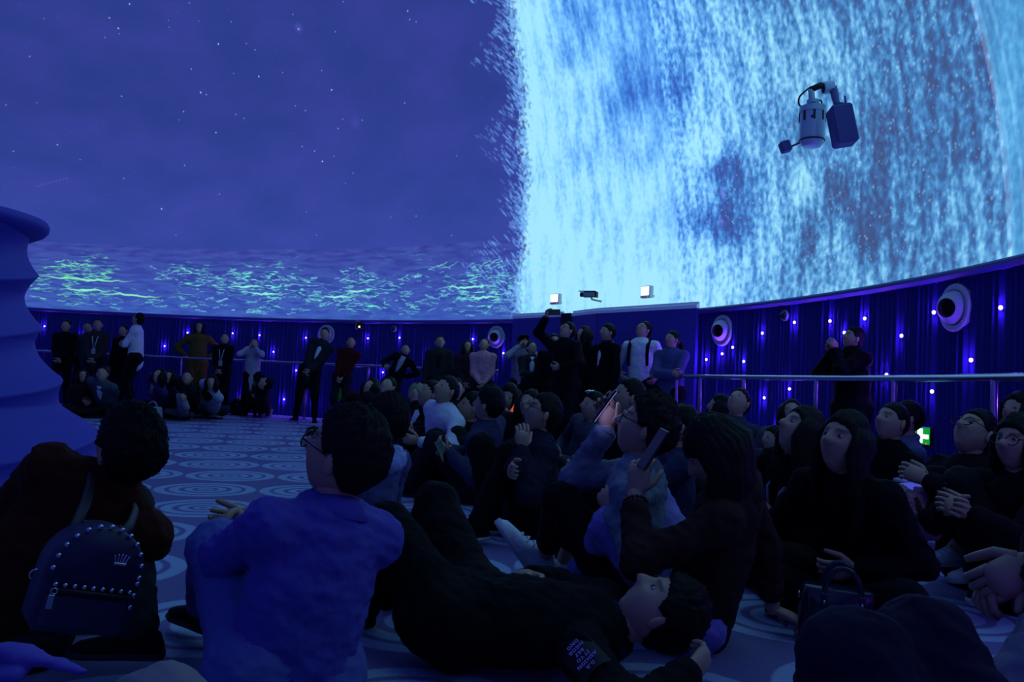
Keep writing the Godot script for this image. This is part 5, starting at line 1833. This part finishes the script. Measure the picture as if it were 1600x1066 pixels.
		{"id": "b6", "label": "person in white sleeves and a dark vest sitting cross-legged on the far carpet", "at": [-5.163, -14.434], "yaw": 5, "H": 1.68, "P": [0.000, 0.124, 0.000], "hc": [0.487, 0.637, 1.434], "look": [5.000, 10.000, 0.000], "lf": [-0.056, 0.089, 0.263], "rf": [0.126, 0.089, 0.306], "lf_k": [1.028, 0.247, 0.406], "rf_k": [-0.941, 0.247, 0.578], "lf_d": [-0.959, 0.000, 0.381], "rf_d": [1.010, 0.000, 0.209], "lh": [0.098, 0.296, 0.210], "rh": [-0.060, 0.296, 0.223], "top": Color(0.62, 0.62, 0.68), "leg": Color(0.2, 0.2, 0.24), "cell": 0.024, "hair": "bob", "shirt": Color(0.05, 0.05, 0.06), "shirt_w": 0.11, "shoe": Color(0.5, 0.5, 0.5)},
		{"id": "b8", "label": "person in a dark coat sitting in profile with head thrown back on the far carpet", "at": [-4.651, -15.824], "yaw": -70, "H": 1.68, "P": [0.000, 0.124, 0.000], "hc": [0.701, 0.651, 2.424], "look": [-80.000, 55.000, 0.000], "lf": [-0.424, 0.084, 0.280], "rf": [-0.505, 0.084, 0.058], "lh": [-0.373, 0.435, 0.188], "rh": [-0.407, 0.435, 0.096], "lf_k": [-0.177, 0.988, 0.380], "rf_k": [-0.380, 0.988, -0.177], "top": Color(0.05, 0.05, 0.06), "leg": Color(0.05, 0.05, 0.06), "cell": 0.024},
		{"id": "b7", "label": "child lying on the far carpet with pale shoes towards the viewer", "at": [-5.084, -15.617], "yaw": 60, "H": 1.2, "P": [0.100, 0.120, 0.050], "hc": [-0.400, 0.160, -0.050], "F": [0.000, 1.000, 0.200], "look": [30.000, 60.000, 0.000], "lf": [0.620, 0.070, 0.160], "rf": [0.550, 0.070, 0.340], "lf_k": [0.000, 1.000, 0.000], "rf_k": [0.000, 1.000, 0.000], "lf_d": [0.300, 0.800, 0.500], "rf_d": [0.300, 0.800, 0.500], "lf_u": [-1.000, 0.200, -0.500], "rf_u": [-1.000, 0.200, -0.500], "lh": [0.000, 0.300, 0.100], "rh": [0.000, 0.300, -0.100], "top": Color(0.05, 0.05, 0.06), "leg": Color(0.1, 0.1, 0.12), "shoe": Color(0.6, 0.62, 0.66), "sole": true},
		{"id": "m2", "label": "person in a bright white shirt leaning back on the carpet in mid crowd", "at": [-0.495, -6.700], "yaw": -50, "H": 1.68, "P": [0.038, 0.124, -0.032], "hc": [-0.003, 0.776, 0.200], "look": [-50.000, 28.000, 0.000], "lf": [-0.302, 0.084, 0.408], "rf": [-0.455, 0.084, 0.227], "lh": [-0.150, 0.407, 0.600], "rh": [-0.108, 0.375, 0.400], "lf_k": [-0.037, 0.988, 0.418], "rf_k": [-0.418, 0.988, -0.037], "top": Color(0.78, 0.79, 0.82), "leg": Color(0.1, 0.1, 0.12), "cell": 0.018, "jacket": false, "top_name": "shirt", "fat": 1.15},
		{"id": "m3", "label": "person in a black suit sitting left of the bright white shirt", "at": [-0.771, -7.200], "yaw": -55, "H": 1.68, "P": [0.000, 0.124, 0.000], "hc": [0.096, 0.734, 0.200], "look": [-60.000, 25.000, 0.000], "lf": [-0.337, 0.084, 0.381], "rf": [-0.473, 0.084, 0.186], "lh": [-0.312, 0.435, 0.279], "rh": [-0.368, 0.435, 0.198], "lf_k": [-0.073, 0.988, 0.413], "rf_k": [-0.413, 0.988, -0.073], "top": Color(0.05, 0.05, 0.06), "leg": Color(0.05, 0.05, 0.06), "cell": 0.018, "shirt": Color(0.78, 0.79, 0.82), "collar_col": Color(0.78, 0.79, 0.82)},
		{"id": "m3b", "label": "person in a pale knitted cap sitting behind the black suit", "at": [-1.159, -8.600], "yaw": -10, "H": 1.68, "P": [0.000, 0.124, 0.000], "hc": [0.219, 0.699, 0.200], "look": [-10.000, 25.000, 0.000], "lf": [-0.122, 0.089, 0.239], "rf": [0.042, 0.089, 0.329], "lf_k": [0.887, 0.247, 0.658], "rf_k": [-1.059, 0.247, 0.315], "lf_d": [-1.025, 0.000, 0.120], "rf_d": [0.922, 0.000, 0.464], "lh": [0.040, 0.296, 0.228], "rh": [-0.116, 0.296, 0.200], "top": Color(0.1, 0.1, 0.12), "leg": Color(0.1, 0.1, 0.12), "cell": 0.024, "cap": "beanie", "cap_col": Color(0.45, 0.5, 0.36)},
		{"id": "m3c", "label": "person with a dark bob sitting far back left of the knitted cap", "at": [-1.825, -9.600], "yaw": -10, "H": 1.68, "P": [0.000, 0.124, 0.000], "hc": [0.254, 0.718, 0.200], "look": [-30.000, 35.000, 0.000], "lf": [-0.122, 0.089, 0.239], "rf": [0.042, 0.089, 0.329], "lf_k": [0.887, 0.247, 0.658], "rf_k": [-1.059, 0.247, 0.315], "lf_d": [-1.025, 0.000, 0.120], "rf_d": [0.922, 0.000, 0.464], "lh": [0.040, 0.296, 0.228], "rh": [-0.116, 0.296, 0.200], "top": Color(0.2, 0.06, 0.08), "leg": Color(0.1, 0.1, 0.12), "cell": 0.024, "hair": "bob"},
		{"id": "m3d", "label": "person in dark clothes sitting far back below the plaid-shirted leaner", "at": [-1.586, -9.400], "yaw": 0, "H": 1.68, "P": [0.000, 0.124, 0.000], "hc": [0.233, 0.744, 0.200], "look": [-30.000, 40.000, 0.000], "lf": [-0.079, 0.089, 0.257], "rf": [0.099, 0.089, 0.316], "lf_k": [0.988, 0.247, 0.494], "rf_k": [-0.988, 0.247, 0.494], "lf_d": [-0.988, 0.000, 0.296], "rf_d": [0.988, 0.000, 0.296], "lh": [0.079, 0.296, 0.217], "rh": [-0.079, 0.296, 0.217], "top": Color(0.1, 0.1, 0.12), "leg": Color(0.1, 0.1, 0.12), "cell": 0.024},
		{"id": "m3e", "label": "person with a small pale face sitting far back right of the white shirt", "at": [-0.811, -9.200], "yaw": 0, "H": 1.68, "P": [0.000, 0.124, 0.000], "hc": [0.231, 0.762, 0.200], "look": [0.000, 25.000, 0.000], "lf": [-0.079, 0.089, 0.257], "rf": [0.099, 0.089, 0.316], "lf_k": [0.988, 0.247, 0.494], "rf_k": [-0.988, 0.247, 0.494], "lf_d": [-0.988, 0.000, 0.296], "rf_d": [0.988, 0.000, 0.296], "lh": [0.079, 0.296, 0.217], "rh": [-0.079, 0.296, 0.217], "top": Color(0.1, 0.1, 0.12), "leg": Color(0.1, 0.1, 0.12), "cell": 0.024},
		{"id": "m4", "label": "person with bushy hair in a grey-blue jacket seen from behind in mid crowd", "at": [-0.192, -6.000], "yaw": -115, "H": 1.68, "P": [0.000, 0.124, 0.000], "hc": [0.048, 0.703, 0.200], "look": [-110.000, 12.000, 0.000], "lf": [-0.498, 0.084, -0.101], "rf": [-0.398, 0.084, -0.316], "lh": [-0.203, 0.378, 0.400], "rh": [-0.189, 0.387, 0.300], "lf_k": [-0.394, 0.988, 0.143], "rf_k": [-0.143, 0.988, -0.394], "top": Color(0.2, 0.21, 0.3), "leg": Color(0.1, 0.1, 0.12), "cell": 0.018, "hair": "curly", "fat": 1.1},
		{"id": "m4b", "label": "person in a dark suit and tie in profile left of the bushy hair", "at": [-0.379, -6.800], "yaw": -70, "H": 1.68, "P": [0.000, 0.124, 0.000], "hc": [0.084, 0.657, 0.200], "look": [-75.000, 15.000, 0.000], "lf": [-0.424, 0.084, 0.280], "rf": [-0.505, 0.084, 0.058], "lh": [-0.373, 0.435, 0.188], "rh": [-0.407, 0.435, 0.096], "lf_k": [-0.177, 0.988, 0.380], "rf_k": [-0.380, 0.988, -0.177], "top": Color(0.05, 0.05, 0.06), "leg": Color(0.05, 0.05, 0.06), "cell": 0.024, "shirt": Color(0.5, 0.5, 0.55)},
		{"id": "m7", "label": "person with long hair looking at a glowing phone in mid crowd", "at": [-0.145, -7.200], "yaw": -10, "H": 1.68, "P": [0.000, 0.124, 0.000], "hc": [0.147, 0.739, 0.200], "look": [-20.000, -5.000, 0.000], "lf": [-0.122, 0.089, 0.239], "rf": [0.042, 0.089, 0.329], "lf_k": [0.887, 0.247, 0.658], "rf_k": [-1.059, 0.247, 0.315], "lf_d": [-1.025, 0.000, 0.120], "rf_d": [0.922, 0.000, 0.464], "lh": [0.174, 0.598, 0.400], "rh": [0.206, 0.599, 0.400], "top": Color(0.05, 0.05, 0.06), "leg": Color(0.1, 0.1, 0.12), "cell": 0.024, "hair": "long"},
		{"id": "m7b", "label": "person seen dimly beside the long-haired phone user in mid crowd", "at": [0.034, -6.600], "yaw": -30, "H": 1.68, "P": [0.000, 0.124, 0.000], "hc": [0.128, 0.700, 0.200], "look": [-30.000, 20.000, 0.000], "lf": [-0.197, 0.089, 0.183], "rf": [-0.073, 0.089, 0.323], "lf_k": [0.609, 0.247, 0.922], "rf_k": [-1.103, 0.247, -0.066], "lf_d": [-1.004, 0.000, -0.237], "rf_d": [0.708, 0.000, 0.751], "lh": [-0.040, 0.296, 0.228], "rh": [-0.177, 0.296, 0.149], "top": Color(0.1, 0.1, 0.12), "leg": Color(0.1, 0.1, 0.12), "cell": 0.024, "hair": "long"},
		{"id": "m5", "label": "person with glasses and a hand on the chin, navy jacket with pale stripe", "at": [0.130, -4.750], "yaw": -72, "H": 1.68, "P": [0.000, 0.124, 0.000], "hc": [0.064, 0.700, 0.050], "look": [-80.000, 26.000, 0.000], "lf": [-0.270, 0.101, 0.300], "rf": [-0.208, 0.088, 0.000], "lh": [-0.061, 0.519, 0.300], "rh": [-0.098, 0.421, 0.450], "lf_k": [-0.190, 0.988, 0.374], "rf_k": [-0.374, 0.988, -0.190], "top": Color(0.1, 0.1, 0.17), "leg": Color(0.06, 0.06, 0.07), "cell": 0.014, "glasses": true, "fat": 1.15, "shirt": Color(0.05, 0.05, 0.06), "collar_col": Color(0.22, 0.22, 0.34), "lh_e": [0.000, -1.000, 0.600], "lh_d": [0.030, 0.250, 0.000], "shoe": Color(0.05, 0.05, 0.06), "sole": true, "curl": 0.7},
		{"id": "m8", "label": "person with sunglasses on the hair and a pale top in mid crowd", "at": [0.580, -6.700], "yaw": -60, "H": 1.68, "P": [0.000, 0.124, 0.000], "hc": [0.082, 0.706, 0.200], "look": [-70.000, 15.000, 0.000], "lf": [-0.262, 0.089, 0.060], "rf": [-0.224, 0.089, 0.244], "lf_k": [0.066, 0.247, 1.103], "rf_k": [-0.922, 0.247, -0.609], "lf_d": [-0.751, 0.000, -0.708], "rf_d": [0.237, 0.000, 1.004], "lh": [-0.149, 0.296, 0.177], "rh": [-0.228, 0.296, 0.040], "top": Color(0.25, 0.28, 0.33), "leg": Color(0.1, 0.1, 0.12), "cell": 0.024, "hair": "pony"},
		{"id": "m9", "label": "person with short black hair in profile behind the lit phone", "at": [0.706, -5.600], "yaw": -75, "H": 1.78, "P": [0.000, 0.131, 0.000], "hc": [0.085, 0.807, 0.100], "look": [-80.000, 18.000, 0.000], "lf": [-0.285, 0.094, -0.010], "rf": [-0.297, 0.094, 0.188], "lf_k": [-0.235, 0.262, 1.147], "rf_k": [-0.777, 0.262, -0.876], "lf_d": [-0.574, 0.000, -0.930], "rf_d": [-0.032, 0.000, 1.093], "lh": [-0.201, 0.314, 0.141], "rh": [-0.244, 0.314, -0.021], "top": Color(0.05, 0.05, 0.06), "leg": Color(0.05, 0.05, 0.06), "cell": 0.018},
		{"id": "m10", "label": "person in profile with dark bobbed hair beyond the near handrail posts", "at": [1.807, -7.600], "yaw": -85, "H": 1.68, "P": [0.000, 0.124, 0.000], "hc": [0.098, 0.728, 0.100], "look": [-90.000, 15.000, 0.000], "lf": [-0.263, 0.089, -0.056], "rf": [-0.306, 0.089, 0.126], "lf_k": [-0.406, 0.247, 1.028], "rf_k": [-0.578, 0.247, -0.941], "lf_d": [-0.381, 0.000, -0.959], "rf_d": [-0.209, 0.000, 1.010], "lh": [-0.210, 0.296, 0.098], "rh": [-0.223, 0.296, -0.060], "top": Color(0.1, 0.1, 0.12), "leg": Color(0.1, 0.1, 0.12), "cell": 0.024, "hair": "bob"},
		{"id": "m11", "label": "person in a grey jacket looking steeply up below the near handrail", "at": [1.837, -6.900], "yaw": -45, "H": 1.78, "P": [0.000, 0.131, 0.000], "hc": [0.047, 0.786, 0.100], "look": [-45.000, 42.000, 0.000], "lf": [-0.252, 0.094, 0.133], "rf": [-0.163, 0.094, 0.311], "lf_k": [0.370, 0.262, 1.111], "rf_k": [-1.111, 0.262, -0.370], "lf_d": [-0.962, 0.000, -0.518], "rf_d": [0.518, 0.000, 0.962], "lh": [-0.104, 0.314, 0.222], "rh": [-0.222, 0.314, 0.104], "top": Color(0.22, 0.22, 0.26), "leg": Color(0.1, 0.1, 0.12), "cell": 0.018},
		{"id": "m12", "label": "person with long black hair facing forward beneath the near handrail", "at": [2.165, -6.600], "yaw": -15, "H": 1.68, "P": [0.000, 0.124, 0.000], "hc": [0.055, 0.725, 0.100], "look": [-20.000, 30.000, 0.000], "lf": [-0.143, 0.089, 0.228], "rf": [0.014, 0.089, 0.331], "lf_k": [0.827, 0.247, 0.733], "rf_k": [-1.082, 0.247, 0.222], "lf_d": [-1.031, 0.000, 0.031], "rf_d": [0.878, 0.000, 0.542], "lh": [0.020, 0.296, 0.230], "rh": [-0.133, 0.296, 0.190], "top": Color(0.28, 0.3, 0.32), "leg": Color(0.1, 0.1, 0.12), "cell": 0.018, "hair": "long"},
		{"id": "m13", "label": "child with short hair sitting between the ponytail and the profile figure", "at": [1.651, -5.400], "yaw": -70, "H": 1.25, "P": [0.000, 0.092, 0.000], "hc": [0.049, 0.585, 0.100], "look": [-75.000, 10.000, 0.000], "lf": [-0.200, 0.066, 0.010], "rf": [-0.196, 0.066, 0.150], "lf_k": [-0.094, 0.184, 0.817], "rf_k": [-0.597, 0.184, -0.565], "lf_d": [-0.459, 0.000, -0.616], "rf_d": [0.044, 0.000, 0.766], "lh": [-0.132, 0.221, 0.111], "rh": [-0.172, 0.221, 0.000], "top": Color(0.2, 0.2, 0.24), "leg": Color(0.1, 0.1, 0.12), "cell": 0.018},
		{"id": "m14", "label": "person in dark blue sitting between the phone holder and the brown shirt", "at": [0.859, -4.300], "yaw": -90, "H": 1.6, "P": [0.000, 0.118, 0.000], "hc": [0.031, 0.683, 0.000], "look": [-95.000, 20.000, 0.000], "lf": [-0.471, 0.080, 0.113], "rf": [-0.471, 0.080, -0.113], "lh": [-0.395, 0.414, 0.047], "rh": [-0.395, 0.414, -0.047], "lf_k": [-0.282, 0.941, 0.282], "rf_k": [-0.282, 0.941, -0.282], "top": Color(0.16, 0.17, 0.28), "leg": Color(0.1, 0.1, 0.12), "cell": 0.018},
		{"id": "m1", "label": "person with glasses and dark hair behind the denim shirt, looking left", "at": [-0.633, -3.750], "yaw": -120, "H": 1.68, "P": [0.000, 0.124, 0.000], "hc": [0.074, 0.670, 0.050], "look": [-105.000, 28.000, 0.000], "lf": [-0.183, 0.089, -0.197], "rf": [-0.323, 0.089, -0.073], "lf_k": [-0.922, 0.247, 0.609], "rf_k": [0.066, 0.247, -1.103], "lf_d": [0.237, 0.000, -1.004], "rf_d": [-0.751, 0.000, 0.708], "lh": [-0.228, 0.296, -0.040], "rh": [-0.149, 0.296, -0.177], "top": Color(0.3, 0.29, 0.45), "leg": Color(0.05, 0.05, 0.06), "cell": 0.014, "glasses": true, "hair": "thick", "jacket": false, "top_name": "shirt"},
		{"id": "p8", "label": "person in a black T-shirt with two white stripes on the sleeve", "at": [2.279, -5.100], "yaw": -70, "H": 1.74, "P": [0.000, 0.128, 0.000], "hc": [0.037, 0.739, 0.100], "look": [-70.000, 20.000, 0.000], "lf": [-0.278, 0.092, 0.014], "rf": [-0.273, 0.092, 0.208], "lf_k": [-0.131, 0.256, 1.137], "rf_k": [-0.831, 0.256, -0.787], "lf_d": [-0.639, 0.000, -0.857], "rf_d": [0.062, 0.000, 1.067], "lh": [-0.247, 0.225, 0.220], "rh": [-0.311, 0.246, -0.017], "top": Color(0.03, 0.03, 0.04), "leg": Color(0.05, 0.05, 0.06), "cell": 0.016, "jacket": false, "top_name": "t_shirt", "sleeve": 0.5, "fat": 1.12, "hair": "buzz"},
		{"id": "p8b", "label": "person in a pale denim jacket sitting behind the striped sleeve", "at": [2.709, -5.700], "yaw": -95, "H": 1.68, "P": [0.000, 0.124, 0.000], "hc": [-0.013, 0.753, 0.100], "look": [-100.000, 12.000, 0.000], "lf": [-0.249, 0.089, -0.101], "rf": [-0.324, 0.089, 0.071], "lf_k": [-0.578, 0.247, 0.941], "rf_k": [-0.406, 0.247, -1.028], "lf_d": [-0.209, 0.000, -1.010], "rf_d": [-0.381, 0.000, 0.959], "lh": [-0.223, 0.296, 0.060], "rh": [-0.210, 0.296, -0.098], "top": Color(0.3, 0.34, 0.44), "leg": Color(0.1, 0.1, 0.12), "cell": 0.018},
		{"id": "p9", "label": "person with glasses looking up in a dark plaid shirt by the near handrail post", "at": [2.279, -4.000], "yaw": -70, "H": 1.68, "P": [0.000, 0.124, 0.000], "hc": [-0.054, 0.735, 0.050], "look": [-72.000, 35.000, 0.000], "lf": [-0.197, 0.205, 0.150], "rf": [-0.135, 0.165, 0.250], "lh": [-0.399, 0.525, 0.300], "rh": [-0.338, 0.470, 0.250], "lf_k": [-0.177, 0.988, 0.380], "rf_k": [-0.380, 0.988, -0.177], "top": Color(0.08, 0.06, 0.1), "leg": Color(0.05, 0.05, 0.06), "cell": 0.014, "glasses": true, "hair": "pony", "cuff": 0.72, "shoe": Color(0.78, 0.79, 0.82), "sole": true, "lf_d": [-0.950, 0.050, 0.300], "rf_d": [-0.900, 0.000, 0.400]},
		{"id": "p10", "label": "person with wavy hair and glasses at the right edge, looking left", "at": [2.208, -3.600], "yaw": -60, "H": 1.68, "P": [0.000, 0.124, 0.000], "hc": [-0.024, 0.715, 0.050], "look": [-62.000, 8.000, 0.000], "lf": [-0.195, 0.159, 0.150], "rf": [-0.059, 0.167, 0.100], "lh": [-0.335, 0.435, 0.250], "rh": [-0.384, 0.435, 0.165], "lf_k": [-0.109, 0.988, 0.405], "rf_k": [-0.405, 0.988, -0.109], "top": Color(0.07, 0.06, 0.08), "leg": Color(0.1, 0.1, 0.12), "cell": 0.016, "hair": "bob", "glasses": true, "shoe": Color(0.08, 0.08, 0.09), "sole": true},
		{"id": "p10b", "label": "person with a white headband at the right edge by the handrail", "at": [3.058, -5.000], "yaw": -60, "H": 1.68, "P": [0.000, 0.124, 0.000], "hc": [-0.040, 0.834, 0.100], "look": [-70.000, 15.000, 0.000], "lf": [-0.262, 0.089, 0.060], "rf": [-0.224, 0.089, 0.244], "lf_k": [0.066, 0.247, 1.103], "rf_k": [-0.922, 0.247, -0.609], "lf_d": [-0.751, 0.000, -0.708], "rf_d": [0.237, 0.000, 1.004], "lh": [-0.149, 0.296, 0.177], "rh": [-0.228, 0.296, 0.040], "top": Color(0.1, 0.1, 0.12), "leg": Color(0.1, 0.1, 0.12), "cell": 0.018, "hair": "bob"},
		{"id": "p6", "label": "person in black with long brown hair and a lanyard, profile raised to the left", "at": [1.405, -3.950], "yaw": -68, "H": 1.68, "P": [0.000, 0.124, 0.000], "hc": [-0.061, 0.709, 0.150], "look": [-80.000, 32.000, 0.000], "lf": [-0.268, 0.089, 0.023], "rf": [-0.256, 0.089, 0.210], "lf_k": [-0.088, 0.247, 1.101], "rf_k": [-0.828, 0.247, -0.731], "lf_d": [-0.645, 0.000, -0.805], "rf_d": [0.095, 0.000, 1.027], "lh": [-0.172, 0.296, 0.155], "rh": [-0.231, 0.296, 0.008], "top": Color(0.035, 0.03, 0.035), "leg": Color(0.05, 0.05, 0.06), "cell": 0.014, "hair": "long", "hair_col": Color(0.1, 0.07, 0.05), "lanyard": Color(0.55, 0.5, 0.6), "collar_col": Color(0.2, 0.02, 0.03)},
		{"id": "p7", "label": "person in a black coat with long hair sitting behind the black handbag", "at": [1.470, -3.350], "yaw": -50, "H": 1.68, "P": [0.000, 0.124, 0.000], "hc": [-0.189, 0.705, 0.200], "look": [-58.000, 16.000, -6.000], "lf": [-0.248, 0.089, 0.105], "rf": [-0.179, 0.089, 0.279], "lf_k": [0.257, 0.247, 1.075], "rf_k": [-1.014, 0.247, -0.439], "lf_d": [-0.862, 0.000, -0.566], "rf_d": [0.408, 0.000, 0.948], "lh": [-0.164, 0.247, 0.266], "rh": [-0.458, 0.217, 0.100], "lh_e": [0.322, -0.988, -0.077], "top": Color(0.04, 0.035, 0.06), "leg": Color(0.045, 0.045, 0.07), "cell": 0.0115, "hair": "long", "fat": 1, "sh": 0.155, "hem": 0.12},
		{"id": "p5", "label": "person in a pale shirt with glasses holding up a lit phone", "at": [0.497, -3.200], "yaw": -108, "H": 1.68, "P": [0.000, 0.124, 0.000], "hc": [0.016, 0.722, 0.100], "look": [-100.000, 26.000, 0.000], "lf": [-0.310, 0.138, -0.400], "rf": [-0.228, 0.099, -0.450], "lh": [-0.104, 0.428, 0.200], "rh": [-0.110, 0.707, -0.050], "lf_k": [-0.374, 0.988, 0.190], "rf_k": [-0.190, 0.988, -0.374], "rh_e": [0.092, -0.988, -0.282], "rh_d": [-0.110, 0.988, -0.140], "top": Color(0.4, 0.44, 0.5), "leg": Color(0.045, 0.045, 0.055), "cell": 0.013, "glasses": true, "hair": "curly", "jacket": false, "top_name": "shirt", "fat": 1.05, "cuff": 0.72, "shoe": Color(0.78, 0.79, 0.82), "sole": true, "lf_d": [-0.550, 0.750, 0.150], "lf_u": [0.750, 0.550, 0.000], "rf_d": [-0.900, 0.100, 0.300], "sh": 0.16, "shoe_s": 1.3},
		{"id": "p4", "label": "person in a dark brown shirt looking down, one hand on the carpet behind", "at": [0.685, -2.900], "yaw": -118, "H": 1.66, "P": [0.000, 0.122, 0.000], "hc": [0.002, 0.679, 0.200], "look": [-105.000, -32.000, 0.000], "lf": [-0.372, 0.128, -0.450], "rf": [-0.297, 0.135, -0.550], "lh": [-0.255, 0.528, 0.150], "rh": [0.327, 0.048, -0.150], "lf_k": [-0.396, 0.976, 0.121], "rf_k": [-0.121, 0.976, -0.396], "top": Color(0.17, 0.11, 0.1), "leg": Color(0.46, 0.42, 0.68), "cell": 0.0115, "hair": "fringe", "jacket": true, "sh": 0.16, "top_name": "shirt", "leg_name": "jeans", "lh_e": [-1.000, -0.550, 0.100], "lh_d": [0.150, 0.900, -0.100], "rh_d": [0.600, -0.250, 0.000], "rh_p": [0.000, -1.000, 0.000], "sleeve": 0.78, "shoe": Color(0.5, 0.5, 0.6)},
		{"id": "p3", "label": "person in a black jacket lying on the carpet face up", "at": [-0.034, -2.550], "yaw": 90, "H": 1.74, "P": [-0.071, 0.150, -0.050], "hc": [0.502, 0.224, 0.100], "F": [-0.150, 1.000, 0.150], "look": [-100.000, 68.000, 0.000], "top": Color(0.045, 0.05, 0.06), "leg": Color(0.04, 0.04, 0.055), "cell": 0.0115, "fat": 1, "hair": "thick", "collar_col": Color(0.12, 0.14, 0.24), "lf": [-0.457, 0.003, -0.400], "rf": [-0.377, 0.056, -0.600], "lh": [0.547, 0.126, 0.300], "rh": [0.133, 0.246, -0.150], "lf_k": [0.000, 1.000, 0.100], "rf_k": [0.200, 1.000, 0.000], "lh_e": [-0.300, -0.200, 1.000], "rh_e": [0.000, -0.200, -1.000]},
		{"id": "b", "label": "person in a brown corduroy jacket leaning with a studded backpack on", "at": [-1.432, -2.400], "yaw": -160, "H": 1.66, "P": [0.000, 0.137, 0.000], "hc": [0.330, 0.633, -0.020], "look": [-112.000, 34.000, -14.000], "lf": [-0.013, 0.088, -0.265], "rf": [0.424, 0.135, 0.050], "lf_k": [-1.085, 0.244, -0.125], "rf_k": [0.450, 0.976, -0.476], "lf_d": [0.817, 0.000, -0.609], "rf_d": [-1.018, 0.000, 0.059], "lh": [-0.212, 0.293, -0.297], "rh": [-0.047, 0.293, -0.357], "top": Color(0.22, 0.085, 0.045), "leg": Color(0.13, 0.15, 0.17), "cell": 0.0115, "hair": "curly", "fat": 1.12, "sh": 0.17},
		{"id": "d", "label": "person in a blue denim shirt sitting with hands round a raised knee", "at": [-0.525, -2.120], "yaw": -140, "H": 1.68, "P": [0.000, 0.124, 0.000], "hc": [0.112, 0.667, 0.000], "look": [-102.000, 24.000, -4.000], "lf": [-0.412, 0.126, -0.540], "rf": [-0.258, 0.093, -0.730], "lf_k": [-0.330, 0.988, -0.239], "rf_k": [-0.178, 0.988, -0.366], "lf_d": [-0.750, 0.000, -0.650], "rf_d": [-0.700, 0.000, -0.700], "lh": [-0.299, 0.395, -0.340], "rh": [-0.299, 0.398, -0.430], "lh_e": [-0.530, -0.988, 0.445], "top": Color(0.31, 0.28, 0.6), "leg": Color(0.34, 0.36, 0.6), "cell": 0.0105, "hair": "thick", "glasses": true, "fat": 1.04, "sh": 0.155, "top_name": "denim_shirt", "leg_name": "jeans", "hem": 0.1, "sleeve": 0.85, "curl": 1.25},
		{"id": "f1", "label": "person in pale trousers at the right edge with hands clasped on a knee", "at": [1.253, -1.720], "yaw": -95, "H": 1.68, "P": [0.000, 0.124, 0.000], "hc": [-0.005, 0.900, 0.020], "look": [-95.000, 15.000, 0.000], "lf": [-0.331, 0.227, 0.120], "rf": [-0.176, 0.214, -0.080], "lh": [-0.170, 0.558, 0.020], "rh": [-0.163, 0.524, -0.040], "lf_k": [-0.295, 0.988, -0.026], "rf_k": [-0.295, 0.988, -0.026], "top": Color(0.16, 0.13, 0.13), "leg": Color(0.46, 0.45, 0.5), "cell": 0.0125, "fat": 1.1, "curl": 1.15, "lh_d": [-0.850, -0.450, 0.000], "lh_p": [-0.200, -0.500, -0.800], "rh_d": [-0.800, -0.300, 0.200], "rh_p": [-0.300, -0.800, 0.300], "skin": Color(0.26, 0.16, 0.11)},
		{"id": "k", "label": "dark-trousered person whose two raised knees show at the bottom right", "at": [0.655, -0.870], "yaw": 176, "H": 1.8, "P": [0.000, 0.200, 0.000], "hc": [0.250, 0.700, 0.750], "look": [180.000, 10.000, 0.000], "top": Color(0.09, 0.1, 0.18), "leg": Color(0.085, 0.06, 0.16), "cell": 0.0105, "fat": 0.98, "lf": [-0.144, 0.090, -0.514], "rf": [-0.014, 0.090, -0.570], "lf_at": [-0.144, 0.495, -0.330], "rf_at": [-0.014, 0.501, -0.400]},
		{"id": "j", "label": "person in beige trousers whose thigh and sleeve show at the bottom left", "at": [-0.840, -1.050], "yaw": 110, "H": 1.72, "P": [0.000, 0.170, 0.000], "hc": [-0.350, 0.800, 0.100], "look": [130.000, 10.000, 0.000], "top": Color(0.4, 0.36, 0.7), "leg": Color(0.5, 0.46, 0.48), "cell": 0.0115, "lf": [0.670, 0.090, -0.280], "rf": [0.590, 0.090, -0.450], "lf_k": [0.000, 1.000, 0.000], "rf_k": [0.000, 0.300, -0.300], "lh": [0.046, 0.485, 0.100], "rh": [-0.165, 0.408, -0.150]},

	]

func _ready() -> void:
	rng.seed = 77
	fnl.seed = 4
	fnl.frequency = 1.0
	var cam := Camera3D.new()
	cam.name = "camera"
	cam.fov = rad_to_deg(2.0 * atan(533.0 / 1291.0))
	add_child(cam)
	cam.position = Vector3(0, 0.8786, 0)
	cam.rotation = Vector3(0.049, 0, 0.0478)
	cam.near = 0.05
	cam.far = 100.0
	cam.current = true
	var env := Environment.new()
	env.background_mode = Environment.BG_COLOR
	env.background_color = Color(0, 0, 0)
	env.tonemap_mode = Environment.TONE_MAPPER_LINEAR
	env.tonemap_exposure = 1.0
	env.sdfgi_enabled = true
	env.ssao_enabled = true
	env.ssil_enabled = true
	var we := WorldEnvironment.new()
	we.name = "environment"
	we.environment = env
	add_child(we)
	weave = noise_tex(0.25, true, 5, 3, 256, 4.0)
	folds = noise_tex(0.012, true, 9, 4, 256, 8.0)
	fuzz = noise_tex(0.1, false, 12)
	build_dome()
	build_floor()
	build_wall()
	build_doorway()
	build_leds()
	build_vents()
	build_rails()
	build_fittings()
	build_dome_fixture()
	build_twisted_column()
	build_people()
